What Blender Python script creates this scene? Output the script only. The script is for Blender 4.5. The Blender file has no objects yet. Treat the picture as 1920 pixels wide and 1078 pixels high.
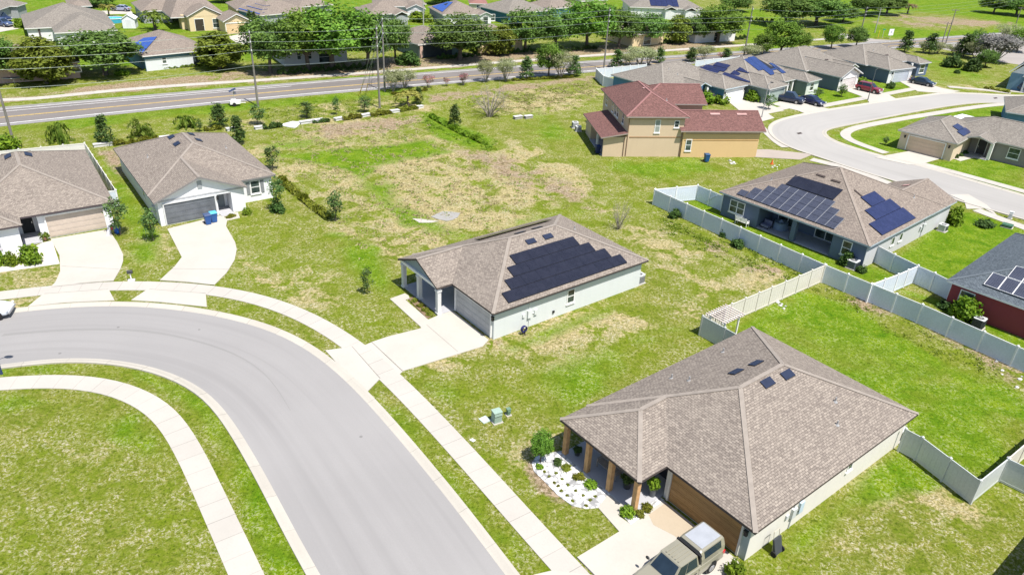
import bpy, math, random
import numpy as np
from mathutils import Vector, Matrix
random.seed(7); RNG = np.random.default_rng(7)
SC = bpy.context.scene
COL = SC.collection
R = math.radians

# ------------------------------------------------------------------ camera
FPX, PITCH, ROLL, HCAM = 1395.78762, 0.49751662, -0.04718876, 31.6802835
_f = np.array([0, math.cos(PITCH), -math.sin(PITCH)]); _r = np.array([1., 0, 0]); _d = np.cross(_f, _r)
_c, _s = math.cos(ROLL), math.sin(ROLL)
CR, CD = _c*_r + _s*_d, -_s*_r + _c*_d
CM = np.array([CR, CD, _f])
def P(px, py, z=0.0):
    """point of the photograph (1920 x 1078) on the horizontal plane z -> world x, y"""
    d = np.array([(px-960)/FPX, (py-539)/FPX, 1.0]) @ CM
    t = (z-HCAM)/d[2]
    return np.array([d[0]*t, d[1]*t])
def proj(x, y, z):
    q = CM @ np.array([x, y, z-HCAM])
    return 960+FPX*q[0]/q[2], 539+FPX*q[1]/q[2], q[2]
def height_at(x, y, top):
    lo, hi = 0, 40
    for _ in range(40):
        m = (lo+hi)/2
        if proj(x, y, m)[1] > top: lo = m
        else: hi = m
    return lo
cd = bpy.data.cameras.new('camera'); cam = bpy.data.objects.new('camera', cd); COL.objects.link(cam)
cd.sensor_width = 36; cd.sensor_fit = 'HORIZONTAL'; cd.lens = FPX/1920*36
cd.clip_start = 0.5; cd.clip_end = 6000
m = Matrix.Identity(4)
for i in range(3):
    m[i][0] = CR[i]; m[i][1] = -CD[i]; m[i][2] = -_f[i]
m[2][3] = HCAM
cam.matrix_world = m
SC.camera = cam

# ------------------------------------------------------------------ light
SUN_AZ, SUN_EL = -49, 64
w = bpy.data.worlds.new('World'); SC.world = w; w.use_nodes = True
nt = w.node_tree; nt.nodes.clear()
sky = nt.nodes.new('ShaderNodeTexSky'); sky.sky_type = 'NISHITA'; sky.sun_disc = False
sky.ozone_density = 2; sky.sun_elevation = R(SUN_EL); sky.sun_rotation = R(90-SUN_AZ)
bg = nt.nodes.new('ShaderNodeBackground'); bg.inputs[1].default_value = 0.095
wo = nt.nodes.new('ShaderNodeOutputWorld')
nt.links.new(sky.outputs[0], bg.inputs[0]); nt.links.new(bg.outputs[0], wo.inputs[0])
sl = bpy.data.lights.new('sun', 'SUN'); sl.energy = 4.6; sl.angle = R(0.55); sl.color = (1, .955, .89)
so = bpy.data.objects.new('sun', sl); COL.objects.link(so)
sd = Vector((math.cos(R(SUN_AZ))*math.cos(R(SUN_EL)), math.sin(R(SUN_AZ))*math.cos(R(SUN_EL)), math.sin(R(SUN_EL))))
so.rotation_euler = sd.to_track_quat('Z', 'Y').to_euler(); so.location = (60, -60, 120)
SC.view_settings.view_transform = 'Standard'; SC.view_settings.look = 'None'
SC.view_settings.exposure = 0.70; SC.view_settings.gamma = 1

# ------------------------------------------------------------------ materials
class NT:
    def __init__(s, name):
        s.m = bpy.data.materials.new(name); s.m.use_nodes = True; s.t = s.m.node_tree; s.t.nodes.clear()
        s.out = s.n('OutputMaterial'); s.b = s.n('BsdfPrincipled'); s.l(s.b.outputs[0], s.out.inputs[0])
    def n(s, k, **kw):
        o = s.t.nodes.new('ShaderNode'+k)
        for a, v in kw.items(): setattr(o, a, v)
        return o
    def l(s, a, b): s.t.links.new(a, b)
    def coord(s, k='Object'): return s.n('TexCoord').outputs[k]
    def noise(s, vec, scale, detail=3, rough=.55, dist=0):
        o = s.n('TexNoise'); o.inputs['Scale'].default_value = scale; o.inputs['Detail'].default_value = detail
        o.inputs['Roughness'].default_value = rough; o.inputs['Distortion'].default_value = dist
        s.l(vec, o.inputs['Vector']); return o.outputs[0]
    def ramp(s, v, a, b, lo=0., hi=1.):
        o = s.n('MapRange'); s.l(v, o.inputs[0])
        for i, q in zip((1, 2, 3, 4), (a, b, lo, hi)): o.inputs[i].default_value = q
        return o.outputs[0]
    def math(s, op, a, b=None):
        o = s.n('Math', operation=op)
        for i, q in enumerate((a, b)):
            if q is None: continue
            if isinstance(q, (int, float)): o.inputs[i].default_value = q
            else: s.l(q, o.inputs[i])
        return o.outputs[0]
    def mix(s, f, a, b, mode='MIX'):
        o = s.n('Mix', data_type='RGBA', blend_type=mode)
        for i, q in ((0, f), (6, a), (7, b)):
            if isinstance(q, (int, float)): o.inputs[i].default_value = q
            elif isinstance(q, tuple): o.inputs[i].default_value = (*q, 1)
            else: s.l(q, o.inputs[i])
        return o.outputs[2]
    def bump(s, h, dist=.02, st=.6):
        o = s.n('Bump'); o.inputs['Distance'].default_value = dist; o.inputs['Strength'].default_value = st
        s.l(h, o.inputs['Height']); s.l(o.outputs[0], s.b.inputs['Normal'])
    def base(s, c, rough=.85, spec=.3, metal=0):
        if isinstance(c, tuple): s.b.inputs['Base Color'].default_value = (*c, 1)
        else: s.l(c, s.b.inputs['Base Color'])
        s.b.inputs['Roughness'].default_value = rough; s.b.inputs['Specular IOR Level'].default_value = spec
        s.b.inputs['Metallic'].default_value = metal
_cache = {}
def paint(col, var=.12, scale=1.2, rough=.8, spec=.3, metal=0, fine=.06):
    """weathered plain surface: broad and fine tonal variation of one colour"""
    k = ('p', col, var, scale, rough, spec, metal)
    if k in _cache: return _cache[k]
    t = NT('painted_surface'); v = t.coord()
    a = t.ramp(t.noise(v, scale, 4), .3, .7, 1-var, 1+var*.6); b = t.ramp(t.noise(v, scale*14, 2), .3, .7, 1-fine, 1+fine)
    g = t.math('MULTIPLY', a, b); c = t.n('CombineColor')
    for i in range(3): t.l(g, c.inputs[i])
    t.base(t.mix(1., col, c.outputs[0], 'MULTIPLY'), rough, spec, metal)
    _cache[k] = t.m; return t.m
def shingle(c1, c2, key):
    if key in _cache: return _cache[key]
    t = NT('shingles_'+key); uv = t.n('UVMap').outputs[0]
    br = t.n('TexBrick'); t.l(uv, br.inputs['Vector'])
    br.inputs['Color1'].default_value = (*c1, 1); br.inputs['Color2'].default_value = (*c2, 1)
    br.inputs['Mortar'].default_value = (*[q*.45 for q in c2], 1)
    br.inputs['Scale'].default_value = 1; br.inputs['Brick Width'].default_value = .27; br.inputs['Row Height'].default_value = .145
    br.inputs['Mortar Size'].default_value = .012; br.inputs['Bias'].default_value = 0; br.offset = .5
    n1 = t.noise(uv, .35, 4); n2 = t.noise(uv, 5.5, 2, .7)
    c = t.mix(t.ramp(n1, .3, .75, 0, .3), br.outputs[0], tuple(q*.85 for q in c1))
    c = t.mix(t.ramp(n2, .45, .7, 0, .5), c, tuple(q*.8 for q in c2)); c = t.mix(t.ramp(n2, .5, .3, 0, .45), c, tuple(q*1.15 for q in c1))
    t.base(c, .95, .1); t.bump(br.outputs[1], .012, .5)
    _cache[key] = t.m; return t.m
def siding(col, key):
    k = 's'+key
    if k in _cache: return _cache[k]
    t = NT('siding'); uv = t.n('UVMap').outputs[0]; sep = t.n('SeparateXYZ'); t.l(uv, sep.inputs[0])
    fr = t.math('FRACT', t.math('MULTIPLY', sep.outputs[1], 5.5))
    n = t.noise(uv, .8, 3)
    c = t.mix(t.ramp(n, .3, .7, 0, .25), col, tuple(q*.8 for q in col)); t.base(c, .7, .3); t.bump(fr, .02, .6)
    _cache[k] = t.m; return t.m
def stucco(col, streak=.1):
    k = ('st', col, streak)
    if k in _cache: return _cache[k]
    t = NT('stucco'); v = t.coord(); mp = t.n('Mapping'); mp.inputs['Scale'].default_value = (2.2, 2.2, .25); t.l(v, mp.inputs[0])
    a = t.noise(v, .5, 4); b = t.noise(mp.outputs[0], 1, 3); e = t.noise(v, 25, 2)
    c = t.mix(t.ramp(a, .35, .7, 0, .18), col, tuple(q*.82 for q in col))
    c = t.mix(t.ramp(b, .5, .8, 0, streak*2), c, tuple(q*.7 for q in col))
    t.base(c, .9, .2); t.bump(e, .008, .5)
    _cache[k] = t.m; return t.m
def glass_m():
    if 'gl' in _cache: return _cache['gl']
    t = NT('window_glass'); v = t.coord(); n = t.noise(v, 1.1, 2)
    t.base(t.mix(t.ramp(n, .35, .65), (.02, .03, .03), (.09, .12, .11)), .06, .6)
    _cache['gl'] = t.m; return t.m
def panel_m(c, key, grid):
    if key in _cache: return _cache[key]
    t = NT('solar_cells'); uv = t.n('UVMap').outputs[0]
    br = t.n('TexBrick'); t.l(uv, br.inputs['Vector']); br.offset = 0
    br.inputs['Color1'].default_value = (*c, 1); br.inputs['Color2'].default_value = (*[q*1.25 for q in c], 1)
    br.inputs['Mortar'].default_value = (*grid, 1); br.inputs['Scale'].default_value = 1
    br.inputs['Brick Width'].default_value = .166; br.inputs['Row Height'].default_value = .166; br.inputs['Mortar Size'].default_value = .006
    n = t.noise(uv, 1.3, 4); c2 = t.mix(t.ramp(n, .4, .75, 0, .35), br.outputs[0], tuple(q*1.9+.01 for q in c))
    t.base(c2, .22, .5)
    _cache[key] = t.m; return t.m
def concrete_m(key, col, joint=0., dark=.5):
    if key in _cache: return _cache[key]
    t = NT(key); v = t.coord(); uv = t.n('UVMap').outputs[0]
    a = t.noise(v, .35, 5, .6); b = t.noise(v, 9, 3)
    c = t.mix(t.ramp(a, .35, .72, 0, .5), col, tuple(q*.8 for q in col))
    c = t.mix(t.ramp(b, .45, .8, 0, .3), c, tuple(q*.78 for q in col))
    if joint:
        sep = t.n('SeparateXYZ'); t.l(uv, sep.inputs[0])
        fr = t.math('FRACT', t.math('DIVIDE', sep.outputs[0], joint)); j = t.math('LESS_THAN', t.math('ABSOLUTE', t.math('SUBTRACT', fr, .5)), .02/joint)
        cell = t.math('FLOOR', t.math('ADD', t.math('DIVIDE', sep.outputs[0], joint), .5)); wn = t.n('TexWhiteNoise', noise_dimensions='1D'); t.l(cell, wn.inputs['W'])
        c = t.mix(t.math('MULTIPLY', wn.outputs[0], .22), c, tuple(q*.72 for q in col))
        c = t.mix(t.math('MULTIPLY', j, t.ramp(wn.outputs[0], 0, 1, .15, .75)), c, tuple(q*dark*.6 for q in col))
    t.base(c, .9, .2); t.bump(b, .01, .3)
    _cache[key] = t.m; return t.m
def asphalt_m(key, col, mark=.12, tint=None):
    if key in _cache: return _cache[key]
    t = NT(key); v = t.coord(); uv = t.n('UVMap').outputs[0]
    a = t.noise(v, .12, 5, .6); b = t.noise(v, 14, 3, .7)
    mp = t.n('Mapping'); mp.inputs['Scale'].default_value = (.05, 1.6, 1); t.l(uv, mp.inputs[0]); s_ = t.noise(mp.outputs[0], 1, 4, .6)
    c = t.mix(t.ramp(a, .35, .7, 0, .6), col, tuple(q*(1-mark) for q in col))
    c = t.mix(t.ramp(s_, .4, .75, 0, .5), c, tuple(q*(1-mark*1.3) for q in col))
    c = t.mix(t.ramp(b, .4, .75, 0, .5), c, tuple(q*.82 for q in col))
    # small dark tar spots
    vo = t.n('TexVoronoi'); vo.inputs['Scale'].default_value = .55; t.l(v, vo.inputs['Vector'])
    mp2 = t.n('Mapping'); mp2.inputs['Scale'].default_value = (.012, .9, 1); t.l(uv, mp2.inputs[0]); s2 = t.noise(mp2.outputs[0], 1, 3, .5, .3); c = t.mix(t.ramp(s2, .48, .66, 0, .7), c, tuple(q*(1-mark*1.5) for q in col)); d_ = t.noise(v, .035, 3, .5); c = t.mix(t.ramp(d_, .45, .6, 0, .6), c, tuple(q*(1+mark*.6) for q in col))
    sp = t.math('MULTIPLY', t.math('LESS_THAN', vo.outputs[0], .06), t.ramp(t.noise(v, .3, 2), .52, .6))
    c = t.mix(t.math('MULTIPLY', sp, .5), c, tuple(q*.35 for q in col))
    t.base(c, .88, .25); t.bump(b, .01, .3)
    _cache[key] = t.m; return t.m
def leaf_m(key, dark, light, tip=None, tipamt=0., trans=.35):
    if key in _cache: return _cache[key]
    t = NT('leaves_'+key); at = t.n('Attribute', attribute_name='lv'); oi = t.n('ObjectInfo')
    c = t.mix(at.outputs['Fac'], dark, light)
    if tip: c = t.mix(t.math('GREATER_THAN', at.outputs['Fac'], 1-tipamt), c, tip)
    hs = t.n('HueSaturation'); t.l(c, hs.inputs['Color']); t.l(t.ramp(oi.outputs['Random'], 0, 1, .485, .512), hs.inputs['Hue']); t.l(t.ramp(oi.outputs['Random'], 0, 1, .8, 1.2), hs.inputs['Value'])
    t.base(hs.outputs[0], .6, .25)
    tr = t.n('BsdfTranslucent'); t.l(hs.outputs[0], tr.inputs[0]); mx = t.n('MixShader'); mx.inputs[0].default_value = trans
    t.l(t.b.outputs[0], mx.inputs[1]); t.l(tr.outputs[0], mx.inputs[2]); t.l(mx.outputs[0], t.out.inputs[0])
    _cache[key] = t.m; return t.m
def rock_m():
    if 'rk' in _cache: return _cache['rk']
    t = NT('white_gravel'); v = t.coord(); vo = t.n('TexVoronoi'); vo.inputs['Scale'].default_value = 3.6; t.l(v, vo.inputs['Vector'])
    n = t.noise(v, 1.1, 4)
    c = t.mix(t.ramp(vo.outputs[0], .42, .7), (.70, .69, .67), (.26, .26, .26)); c = t.mix(t.ramp(n, .5, .75, 0, .4), c, (.5, .5, .5))
    t.base(c, .9, .2); t.bump(t.math('SUBTRACT', 1, vo.outputs[0]), .05, .7); _cache['rk'] = t.m; return t.m

# ------------------------------------------------------------------ mesh builder
class MB:
    def __init__(s, flip=1): s.v = []; s.f = []; s.mi = []; s.fl = flip
    def face(s, pts, mi=0):
        i = len(s.v); s.v += [(p[0], p[1]*s.fl, p[2]) for p in pts]; s.f.append(tuple(range(i, i+len(pts)))); s.mi.append(mi)
    def box(s, x0, x1, y0, y1, z0, z1, mi=0):
        a = [(x0, y0), (x1, y0), (x1, y1), (x0, y1)]; s.prism(a, z0, z1, mi)
    def prism(s, poly, z0, z1, mi=0, top=True, bottom=True, topmi=None):
        n = len(poly)
        for i in range(n):
            p, q = poly[i], poly[(i+1) % n]
            s.face([(*p, z0), (*q, z0), (*q, z1), (*p, z1)], mi)
        if top: s.face([(*p, z1) for p in poly], mi if topmi is None else topmi)
        if bottom: s.face([(*p, z0) for p in poly[::-1]], mi)
    def obox(s, c, d, L, W, H, mi=0, up=(0, 0, 1)):
        """box centred at c, long axis d"""
        c = Vector(c); d = Vector(d).normalized(); u = Vector(up)
        if abs(d.dot(u)) > .98: u = Vector((1, 0, 0))
        e = u.cross(d).normalized(); u = d.cross(e)
        P8 = [c+d*(a*L/2)+e*(b*W/2)+u*(k*H/2) for k in (-1, 1) for b in (-1, 1) for a in (-1, 1)]
        for q in ((0, 1, 3, 2), (4, 5, 7, 6), (0, 1, 5, 4), (2, 3, 7, 6), (0, 2, 6, 4), (1, 3, 7, 5)): s.face([P8[i] for i in q], mi)
    def bar(s, a, b, w, h=None, mi=0):
        a, b = Vector(a), Vector(b); s.obox((a+b)/2, b-a, (b-a).length, w, h or w, mi)
    def tube(s, pts, radii, n=6, mi=0, cap=True):
        pts = [Vector(p) for p in pts]; rings = []
        for i, p in enumerate(pts):
            d = (pts[min(i+1, len(pts)-1)]-pts[max(i-1, 0)]).normalized()
            a = d.cross(Vector((0, 0, 1))) if abs(d.z) < .95 else d.cross(Vector((1, 0, 0)))
            a.normalize(); b = d.cross(a); r = radii[i] if hasattr(radii, '__len__') else radii
            rings.append([p+a*(r*math.cos(2*math.pi*k/n))+b*(r*math.sin(2*math.pi*k/n)) for k in range(n)])
        for i in range(len(rings)-1):
            for k in range(n): s.face([rings[i][k], rings[i][(k+1) % n], rings[i+1][(k+1) % n], rings[i+1][k]], mi)
        if cap: s.face(rings[0][::-1], mi); s.face(rings[-1], mi)
    def cyl(s, c, ax, r, L, n=16, mi=0):
        c = Vector(c); ax = Vector(ax).normalized(); s.tube([c-ax*L/2, c+ax*L/2], r, n, mi)
    def ellipsoid(s, c, rx, ry, rz, n=10, m=7, mi=0):
        ring = lambda j: [(c[0]+rx*math.sin(math.pi*j/m)*math.cos(2*math.pi*k/n), c[1]+ry*math.sin(math.pi*j/m)*math.sin(2*math.pi*k/n), c[2]+rz*math.cos(math.pi*j/m)) for k in range(n)]
        for j in range(m):
            a, b = ring(j), ring(j+1)
            for k in range(n):
                q = [a[k], a[(k+1) % n], b[(k+1) % n], b[k]]
                if j == 0: q = q[1:]
                if j == m-1: q = q[:3]
                s.face(q, mi)
    def build(s, name, mats, parent=None, loc=None, smooth=False):
        me = bpy.data.meshes.new(name); me.from_pydata(s.v, [], s.f)
        if not isinstance(mats, (list, tuple)): mats = [mats]
        for q in mats: me.materials.append(q)
        me.polygons.foreach_set('material_index', s.mi)
        if smooth: me.polygons.foreach_set('use_smooth', [True]*len(s.f))
        uvl = me.uv_layers.new(name='UVMap'); uv = []
        for f in s.f:
            p = [Vector(s.v[i]) for i in f]; n = Vector((0, 0, 0))
            for i in range(len(p)): n += p[i].cross(p[(i+1) % len(p)])
            if n.length > 1e-12: n.normalize()
            if n.z < 0: n = -n
            if n.z > .995: u = Vector((1, 0, 0))
            else: u = Vector((0, 0, 1)).cross(n).normalized()
            vv = n.cross(u)
            for q in p: uv += [q.dot(u), q.dot(vv)]
        uvl.data.foreach_set('uv', uv)
        o = bpy.data.objects.new(name, me); COL.objects.link(o)
        if parent: o.parent = parent
        if loc is not None: o.location = loc
        return o
def tag(o, label, cat, group=None, kind=None):
    if label: o['label'] = label
    if cat: o['category'] = cat
    if group: o['group'] = group
    if kind: o['kind'] = kind
    return o
def struct(o, kind='structure', label=None, cat=None):
    o['kind'] = kind
    return tag(o, label, cat)
def thing(name, label, cat, loc, rz=0, group=None):
    o = bpy.data.objects.new(name, None); COL.objects.link(o); o.empty_display_size = .3
    o.location = loc; o.rotation_euler = (0, 0, rz); return tag(o, label, cat, group)
def dup(root, loc, rz=0, label=None, scale=None, group=None):
    r = root.copy(); COL.objects.link(r); r.location = loc; r.rotation_euler = (0, 0, rz)
    if scale: r.scale = scale
    if label: r['label'] = label
    if group: r['group'] = group
    for ch in root.children:
        c = ch.copy(); COL.objects.link(c); c.parent = r
        for g in ch.children:
            d = g.copy(); COL.objects.link(d); d.parent = c
    return r

# ------------------------------------------------------------------ curves on the ground
def spline(pts, step=1.0):
    p = [np.array(q, float) for q in pts]
    p = [2*p[0]-p[1]]+p+[2*p[-1]-p[-2]]; out = []
    for i in range(1, len(p)-2):
        n = max(2, int(np.linalg.norm(p[i+1]-p[i])/step))
        for k in range(n):
            t = k/n
            out.append(.5*((2*p[i])+(-p[i-1]+p[i+1])*t+(2*p[i-1]-5*p[i]+4*p[i+1]-p[i+2])*t*t+(-p[i-1]+3*p[i]-3*p[i+1]+p[i+2])*t**3))
    out.append(p[-2]); return np.array(out)
def ext(w, a, b):
    w = [np.array(q, float) for q in w]
    if a: d = w[0]-w[1]; w = [w[0]+d/np.linalg.norm(d)*a]+w
    if b: d = w[-1]-w[-2]; w = w+[w[-1]+d/np.linalg.norm(d)*b]
    return w
def smooth(w, it):
    w = np.array(w, float)
    for _ in range(it):
        q = w.copy(); q[1:-1] = .25*w[:-2]+.5*w[1:-1]+.25*w[2:]; w = q
    return w
def curve(px, a=0, b=0, it=6, step=1.0): return smooth(spline(ext([P(*q) for q in px], a, b), step), it)
def offset(w, d):
    t = np.gradient(w, axis=0); t /= np.linalg.norm(t, axis=1)[:, None]
    return w+np.stack([-t[:, 1], t[:, 0]], 1)*d
def resample(w, n):
    s = np.r_[0, np.cumsum(np.linalg.norm(np.diff(w, axis=0), axis=1))]
    q = np.linspace(0, s[-1], n); return np.stack([np.interp(q, s, w[:, 0]), np.interp(q, s, w[:, 1])], 1)
def strip(name, prof, mat, ref=None):
    """prof: list of (curve, z) with equal point counts; u runs along, v across"""
    n = len(prof[0][0]); verts = []; uvv = []
    mid = prof[len(prof)//2][0] if ref is None else ref
    s = np.r_[0, np.cumsum(np.linalg.norm(np.diff(mid, axis=0), axis=1))]
    for w, z in prof:
        for i in range(n): verts.append((w[i][0], w[i][1], z)); uvv.append((s[i], np.linalg.norm(w[i]-prof[0][0][i])))
    f = []
    for j in range(len(prof)-1):
        for i in range(n-1): f.append((j*n+i, j*n+i+1, (j+1)*n+i+1, (j+1)*n+i))
    me = bpy.data.meshes.new(name); me.from_pydata(verts, [], f); me.materials.append(mat)
    u = me.uv_layers.new(name='UVMap'); u.data.foreach_set('uv', [q for fc in f for i in fc for q in uvv[i]])
    o = bpy.data.objects.new(name, me); COL.objects.link(o); return o
def slab(name, pts, z, mat, thick=.06, px=True):
    b = MB(); w = [tuple(P(*q)) for q in pts] if px else [tuple(q) for q in pts]
    b.prism(w, z-thick, z, bottom=False); return struct(b.build(name, mat))
# ------------------------------------------------------------------ ground sheet
def pip(x, y, poly):
    ins = np.zeros(x.shape, bool); d2 = np.full(x.shape, 1e18); n = len(poly)
    for i in range(n):
        x0, y0 = poly[i]; x1, y1 = poly[(i+1) % n]
        c = ((y0 > y) != (y1 > y)) & (x < (x1-x0)*(y-y0)/((y1-y0) if y1 != y0 else 1e-9)+x0); ins ^= c
        L = (x1-x0)**2+(y1-y0)**2+1e-12; t = np.clip(((x-x0)*(x1-x0)+(y-y0)*(y1-y0))/L, 0, 1)
        d2 = np.minimum(d2, (x-x0-t*(x1-x0))**2+(y-y0-t*(y1-y0))**2)
    return np.where(ins, 1, -1)*np.sqrt(d2)
# (layer, strength, soft metres, outline in photograph pixels)
BL = [
 ('dry', .86, 5, [(470,262),(560,238),(640,222),(790,206),(800,250),(860,290),(1000,300),(1070,345),(1085,372),(1000,382),(905,465),(770,480),(705,470),(660,420),(610,350),(545,330),(520,290)]),
 ('dry', .55, 3, [(850,275),(960,262),(1040,300),(1120,370),(1190,420),(1120,400),(1060,340),(960,320)]),
 ('dry', .72, 4, [(870,185),(980,170),(1120,150),(1125,185),(1060,200),(1000,215),(930,205)]),
 ('dry', .5, 4, [(470,200),(700,190),(780,200),(600,222),(480,245)]),
 ('dry', .52, 3, [(810,640),(980,600),(1120,560),(1290,560),(1300,600),(1060,690),(900,700),(820,690)]),
 ('dry', .34, 2, [(1460,960),(1640,870),(1760,920),(1840,960),(1700,1078),(1480,1078)]),
 ('dry', .3, 2, [(960,790),(1060,800),(1050,845),(940,880)]),
 ('dry', .25, 2, [(420,480),(560,450),(640,520),(700,600),(560,580),(430,540)]),
 ('dry', .25, 3, [(1120,400),(1230,400),(1480,520),(1400,560),(1250,560),(1200,480)]),
 ('dry', .12, 3, [(-60,760),(200,760),(330,850),(420,1000),(440,1090),(-60,1090)]),
 ('dry', .45, 2, [(1130,60),(1290,50),(1420,60),(1400,95),(1150,100)]),
 ('dry', .28, 2, [(1680,120),(1880,150),(1880,170),(1760,170),(1640,140)]),
 ('dry', .8, .8, [(0,512),(110,497),(110,530),(0,546)]),
 ('dry', .6, .8, [(0,566),(78,556),(40,580),(0,586)]),
 ('dry', .4, 1, [(300,440),(330,470),(300,490),(230,520),(225,470)]),
 ('dry', .35, 1.0, [(1260,545),(1440,470),(1480,520),(1330,560)]),
 ('dirt', .8, 1.2, [(1530,532),(1560,535),(1925,690),(1925,730),(1800,660),(1640,585)]),
 ('dirt', .55, 1.6, [(1290,425),(1400,478),(1490,512),(1380,500),(1300,455),(1200,420)]),
 ('dirt', .75, 1.2, [(-40,190),(60,175),(200,160),(480,132),(700,112),(900,98),(1120,85),(1400,70),(1400,88),(1150,104),(940,120),(700,140),(480,156),(310,166),(100,184),(-40,200)]),
 ('dirt', .7, 1, [(800,178),(950,160),(1120,142),(1122,152),(960,172),(810,192)]),
 ('dirt', .65, 2.5, [(860,275),(960,300),(1060,345),(1130,395),(1060,385),(960,345),(880,310)]),
 ('dirt', .6, 2, [(600,240),(720,222),(790,215),(800,245),(720,255),(620,262)]),
 ('lush', .55, 1.5, [(480,262),(560,255),(640,262),(580,285),(500,280)]),
 ('lush', .45, 2, [(760,470),(900,455),(1010,395),(1090,375),(1120,400),(1010,415),(900,480),(780,490)]),
 ('dirt', .6, 1, [(480,250),(640,232),(790,212),(792,222),(640,246),(480,262)]),
 ('dirt', .5, 1, [(510,225),(570,220),(575,232),(510,238)]),
 ('dirt', .75, .5, [(1130,945),(1060,900),(1000,865),(985,880),(1010,915),(1040,940),(1080,960)]),
 ('dirt', .75, 7, [(1660,45),(1690,28),(1760,32),(1880,42),(1870,50),(1760,50),(1730,54)]),
 ('dirt', .6, .8, [(465,395),(515,378),(525,395),(480,408)]),
 ('dirt', .6, .8, [(185,285),(212,282),(250,340),(235,345)]),
 ('dirt', .5, .8, [(740,545),(728,562),(760,600),(790,612),(760,612),(715,560)]),
 ('dirt', .5, .6, [(915,640),(960,628),(955,640),(905,655)]),
 ('lush', 1, 1.5, [(500,290),(600,282),(720,272),(800,262),(840,285),(760,298),(700,312),(690,345),(645,318),(560,302)]),
 ('lush', .85, 1.5, [(690,330),(740,350),(745,385),(820,425),(900,440),(860,455),(760,420),(700,380),(670,345)]),
 ('lush', 1, 1.5, [(622,440),(690,455),(715,490),(740,530),(725,560),(690,530),(650,480)]),
 ('lush', .9, 1, [(788,210),(815,212),(870,238),(925,262),(925,285),(880,280),(800,248)]),
 ('lush', .7, 2, [(1130,305),(1290,296),(1340,320),(1270,345),(1180,330)]),
 ('lush', .5, 2, [(930,225),(1010,205),(1090,250),(1120,300),(1060,290),(980,250)]),
 ('lush', .9, .6, [(1272,380),(1310,372),(1640,500),(1700,525),(1660,535),(1560,512)]),
 ('lush', 1, .8, [(1650,500),(1810,392),(1925,430),(1925,470),(1780,530),(1700,520)]),
 ('lush', .95, .6, [(1690,545),(1760,560),(1930,640),(1930,660)]),
 ('lush', .8, 1, [(1705,312),(1925,376),(1925,290),(1860,285)]),
 ('lush', .8, .6, [(1560,255),(1700,225),(1720,270),(1700,285),(1620,285)]),
 ('lush', .9, .6, [(1690,225),(1860,195),(1890,210),(1760,235)]),
 ('lush', .72, 1.5, [(1340,600),(1540,550),(1700,620),(1920,740),(1920,880),(1820,900),(1700,800)]),
 ('lush', 1, .6, [(1470,548),(1540,552),(1640,600),(1760,668),(1925,765),(1925,790),(1760,700),(1600,610)]),
 ('lush', .75, .8, [(1420,1040),(1690,850),(1760,905),(1600,960),(1500,1070)]),
 ('lush', .6, .8, [(940,650),(1215,540),(1230,552),(960,665)]),
 ('lush', .5, 1.2, [(780,720),(960,705),(1290,590),(1310,625),(1060,790),(950,800)]),
 ('lush', .5, 1, [(690,725),(750,770),(900,930),(1020,1060),(960,1078),(800,880)]),
 ('lush', .7, .8, [(-50,684),(150,676),(280,690),(400,745),(560,980),(600,1090),(520,1090),(420,860),(330,750),(210,702),(-50,708)]),
 ('lush', .55, .8, [(-50,735),(150,730),(250,765),(320,860),(340,900),(230,830),(100,770),(-50,780)]),
 ('lush', .55, .8, [(1120,960),(1040,905),(1080,1030),(1160,990)]),
 ('lush', .7, 1, [(235,460),(300,450),(300,490),(250,500)]),
 ('lush', .6, .8, [(190,300),(215,296),(300,450),(240,440)]),
 ('lush', .8, 1, [(0,236),(200,216),(480,192),(700,170),(790,165),(700,185),(480,206),(200,235),(0,255)]),
 ('lush', .7, .8, [(-30,206),(300,172),(480,158),(700,138),(1000,112),(1300,90),(1300,96),(1000,118),(700,143),(480,163),(-30,213)]),
 ('lush', .95, .8, [(1490,182),(1560,150),(1640,185),(1500,200)]),
 ('lush', .9, .8, [(1400,200),(1450,180),(1500,200),(1440,208)]),
 ('lush', .8, 1, [(1600,150),(1680,150),(1740,168),(1670,180)]),
 ('lush', .6, 3, [(1690,100),(1780,108),(1870,150),(1760,160)]),
 ('lush', 1, 6, [(1540,60),(1500,-60),(2100,-60),(2100,45),(1890,60),(1860,40),(1760,26),(1690,24),(1640,40)]),
 ('lush', 1, 3, [(1610,42),(1760,58),(1930,50),(1930,62),(1760,72),(1620,72)]),
 ('lush', .9, 3, [(1380,95),(1380,20),(1480,10),(1480,95)]),
 ('lush', .8, 2, [(-60,60),(60,70),(130,130),(250,125),(400,125),(620,100),(900,85),(1300,50),(1300,-10),(-60,-10)]),
]
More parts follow.
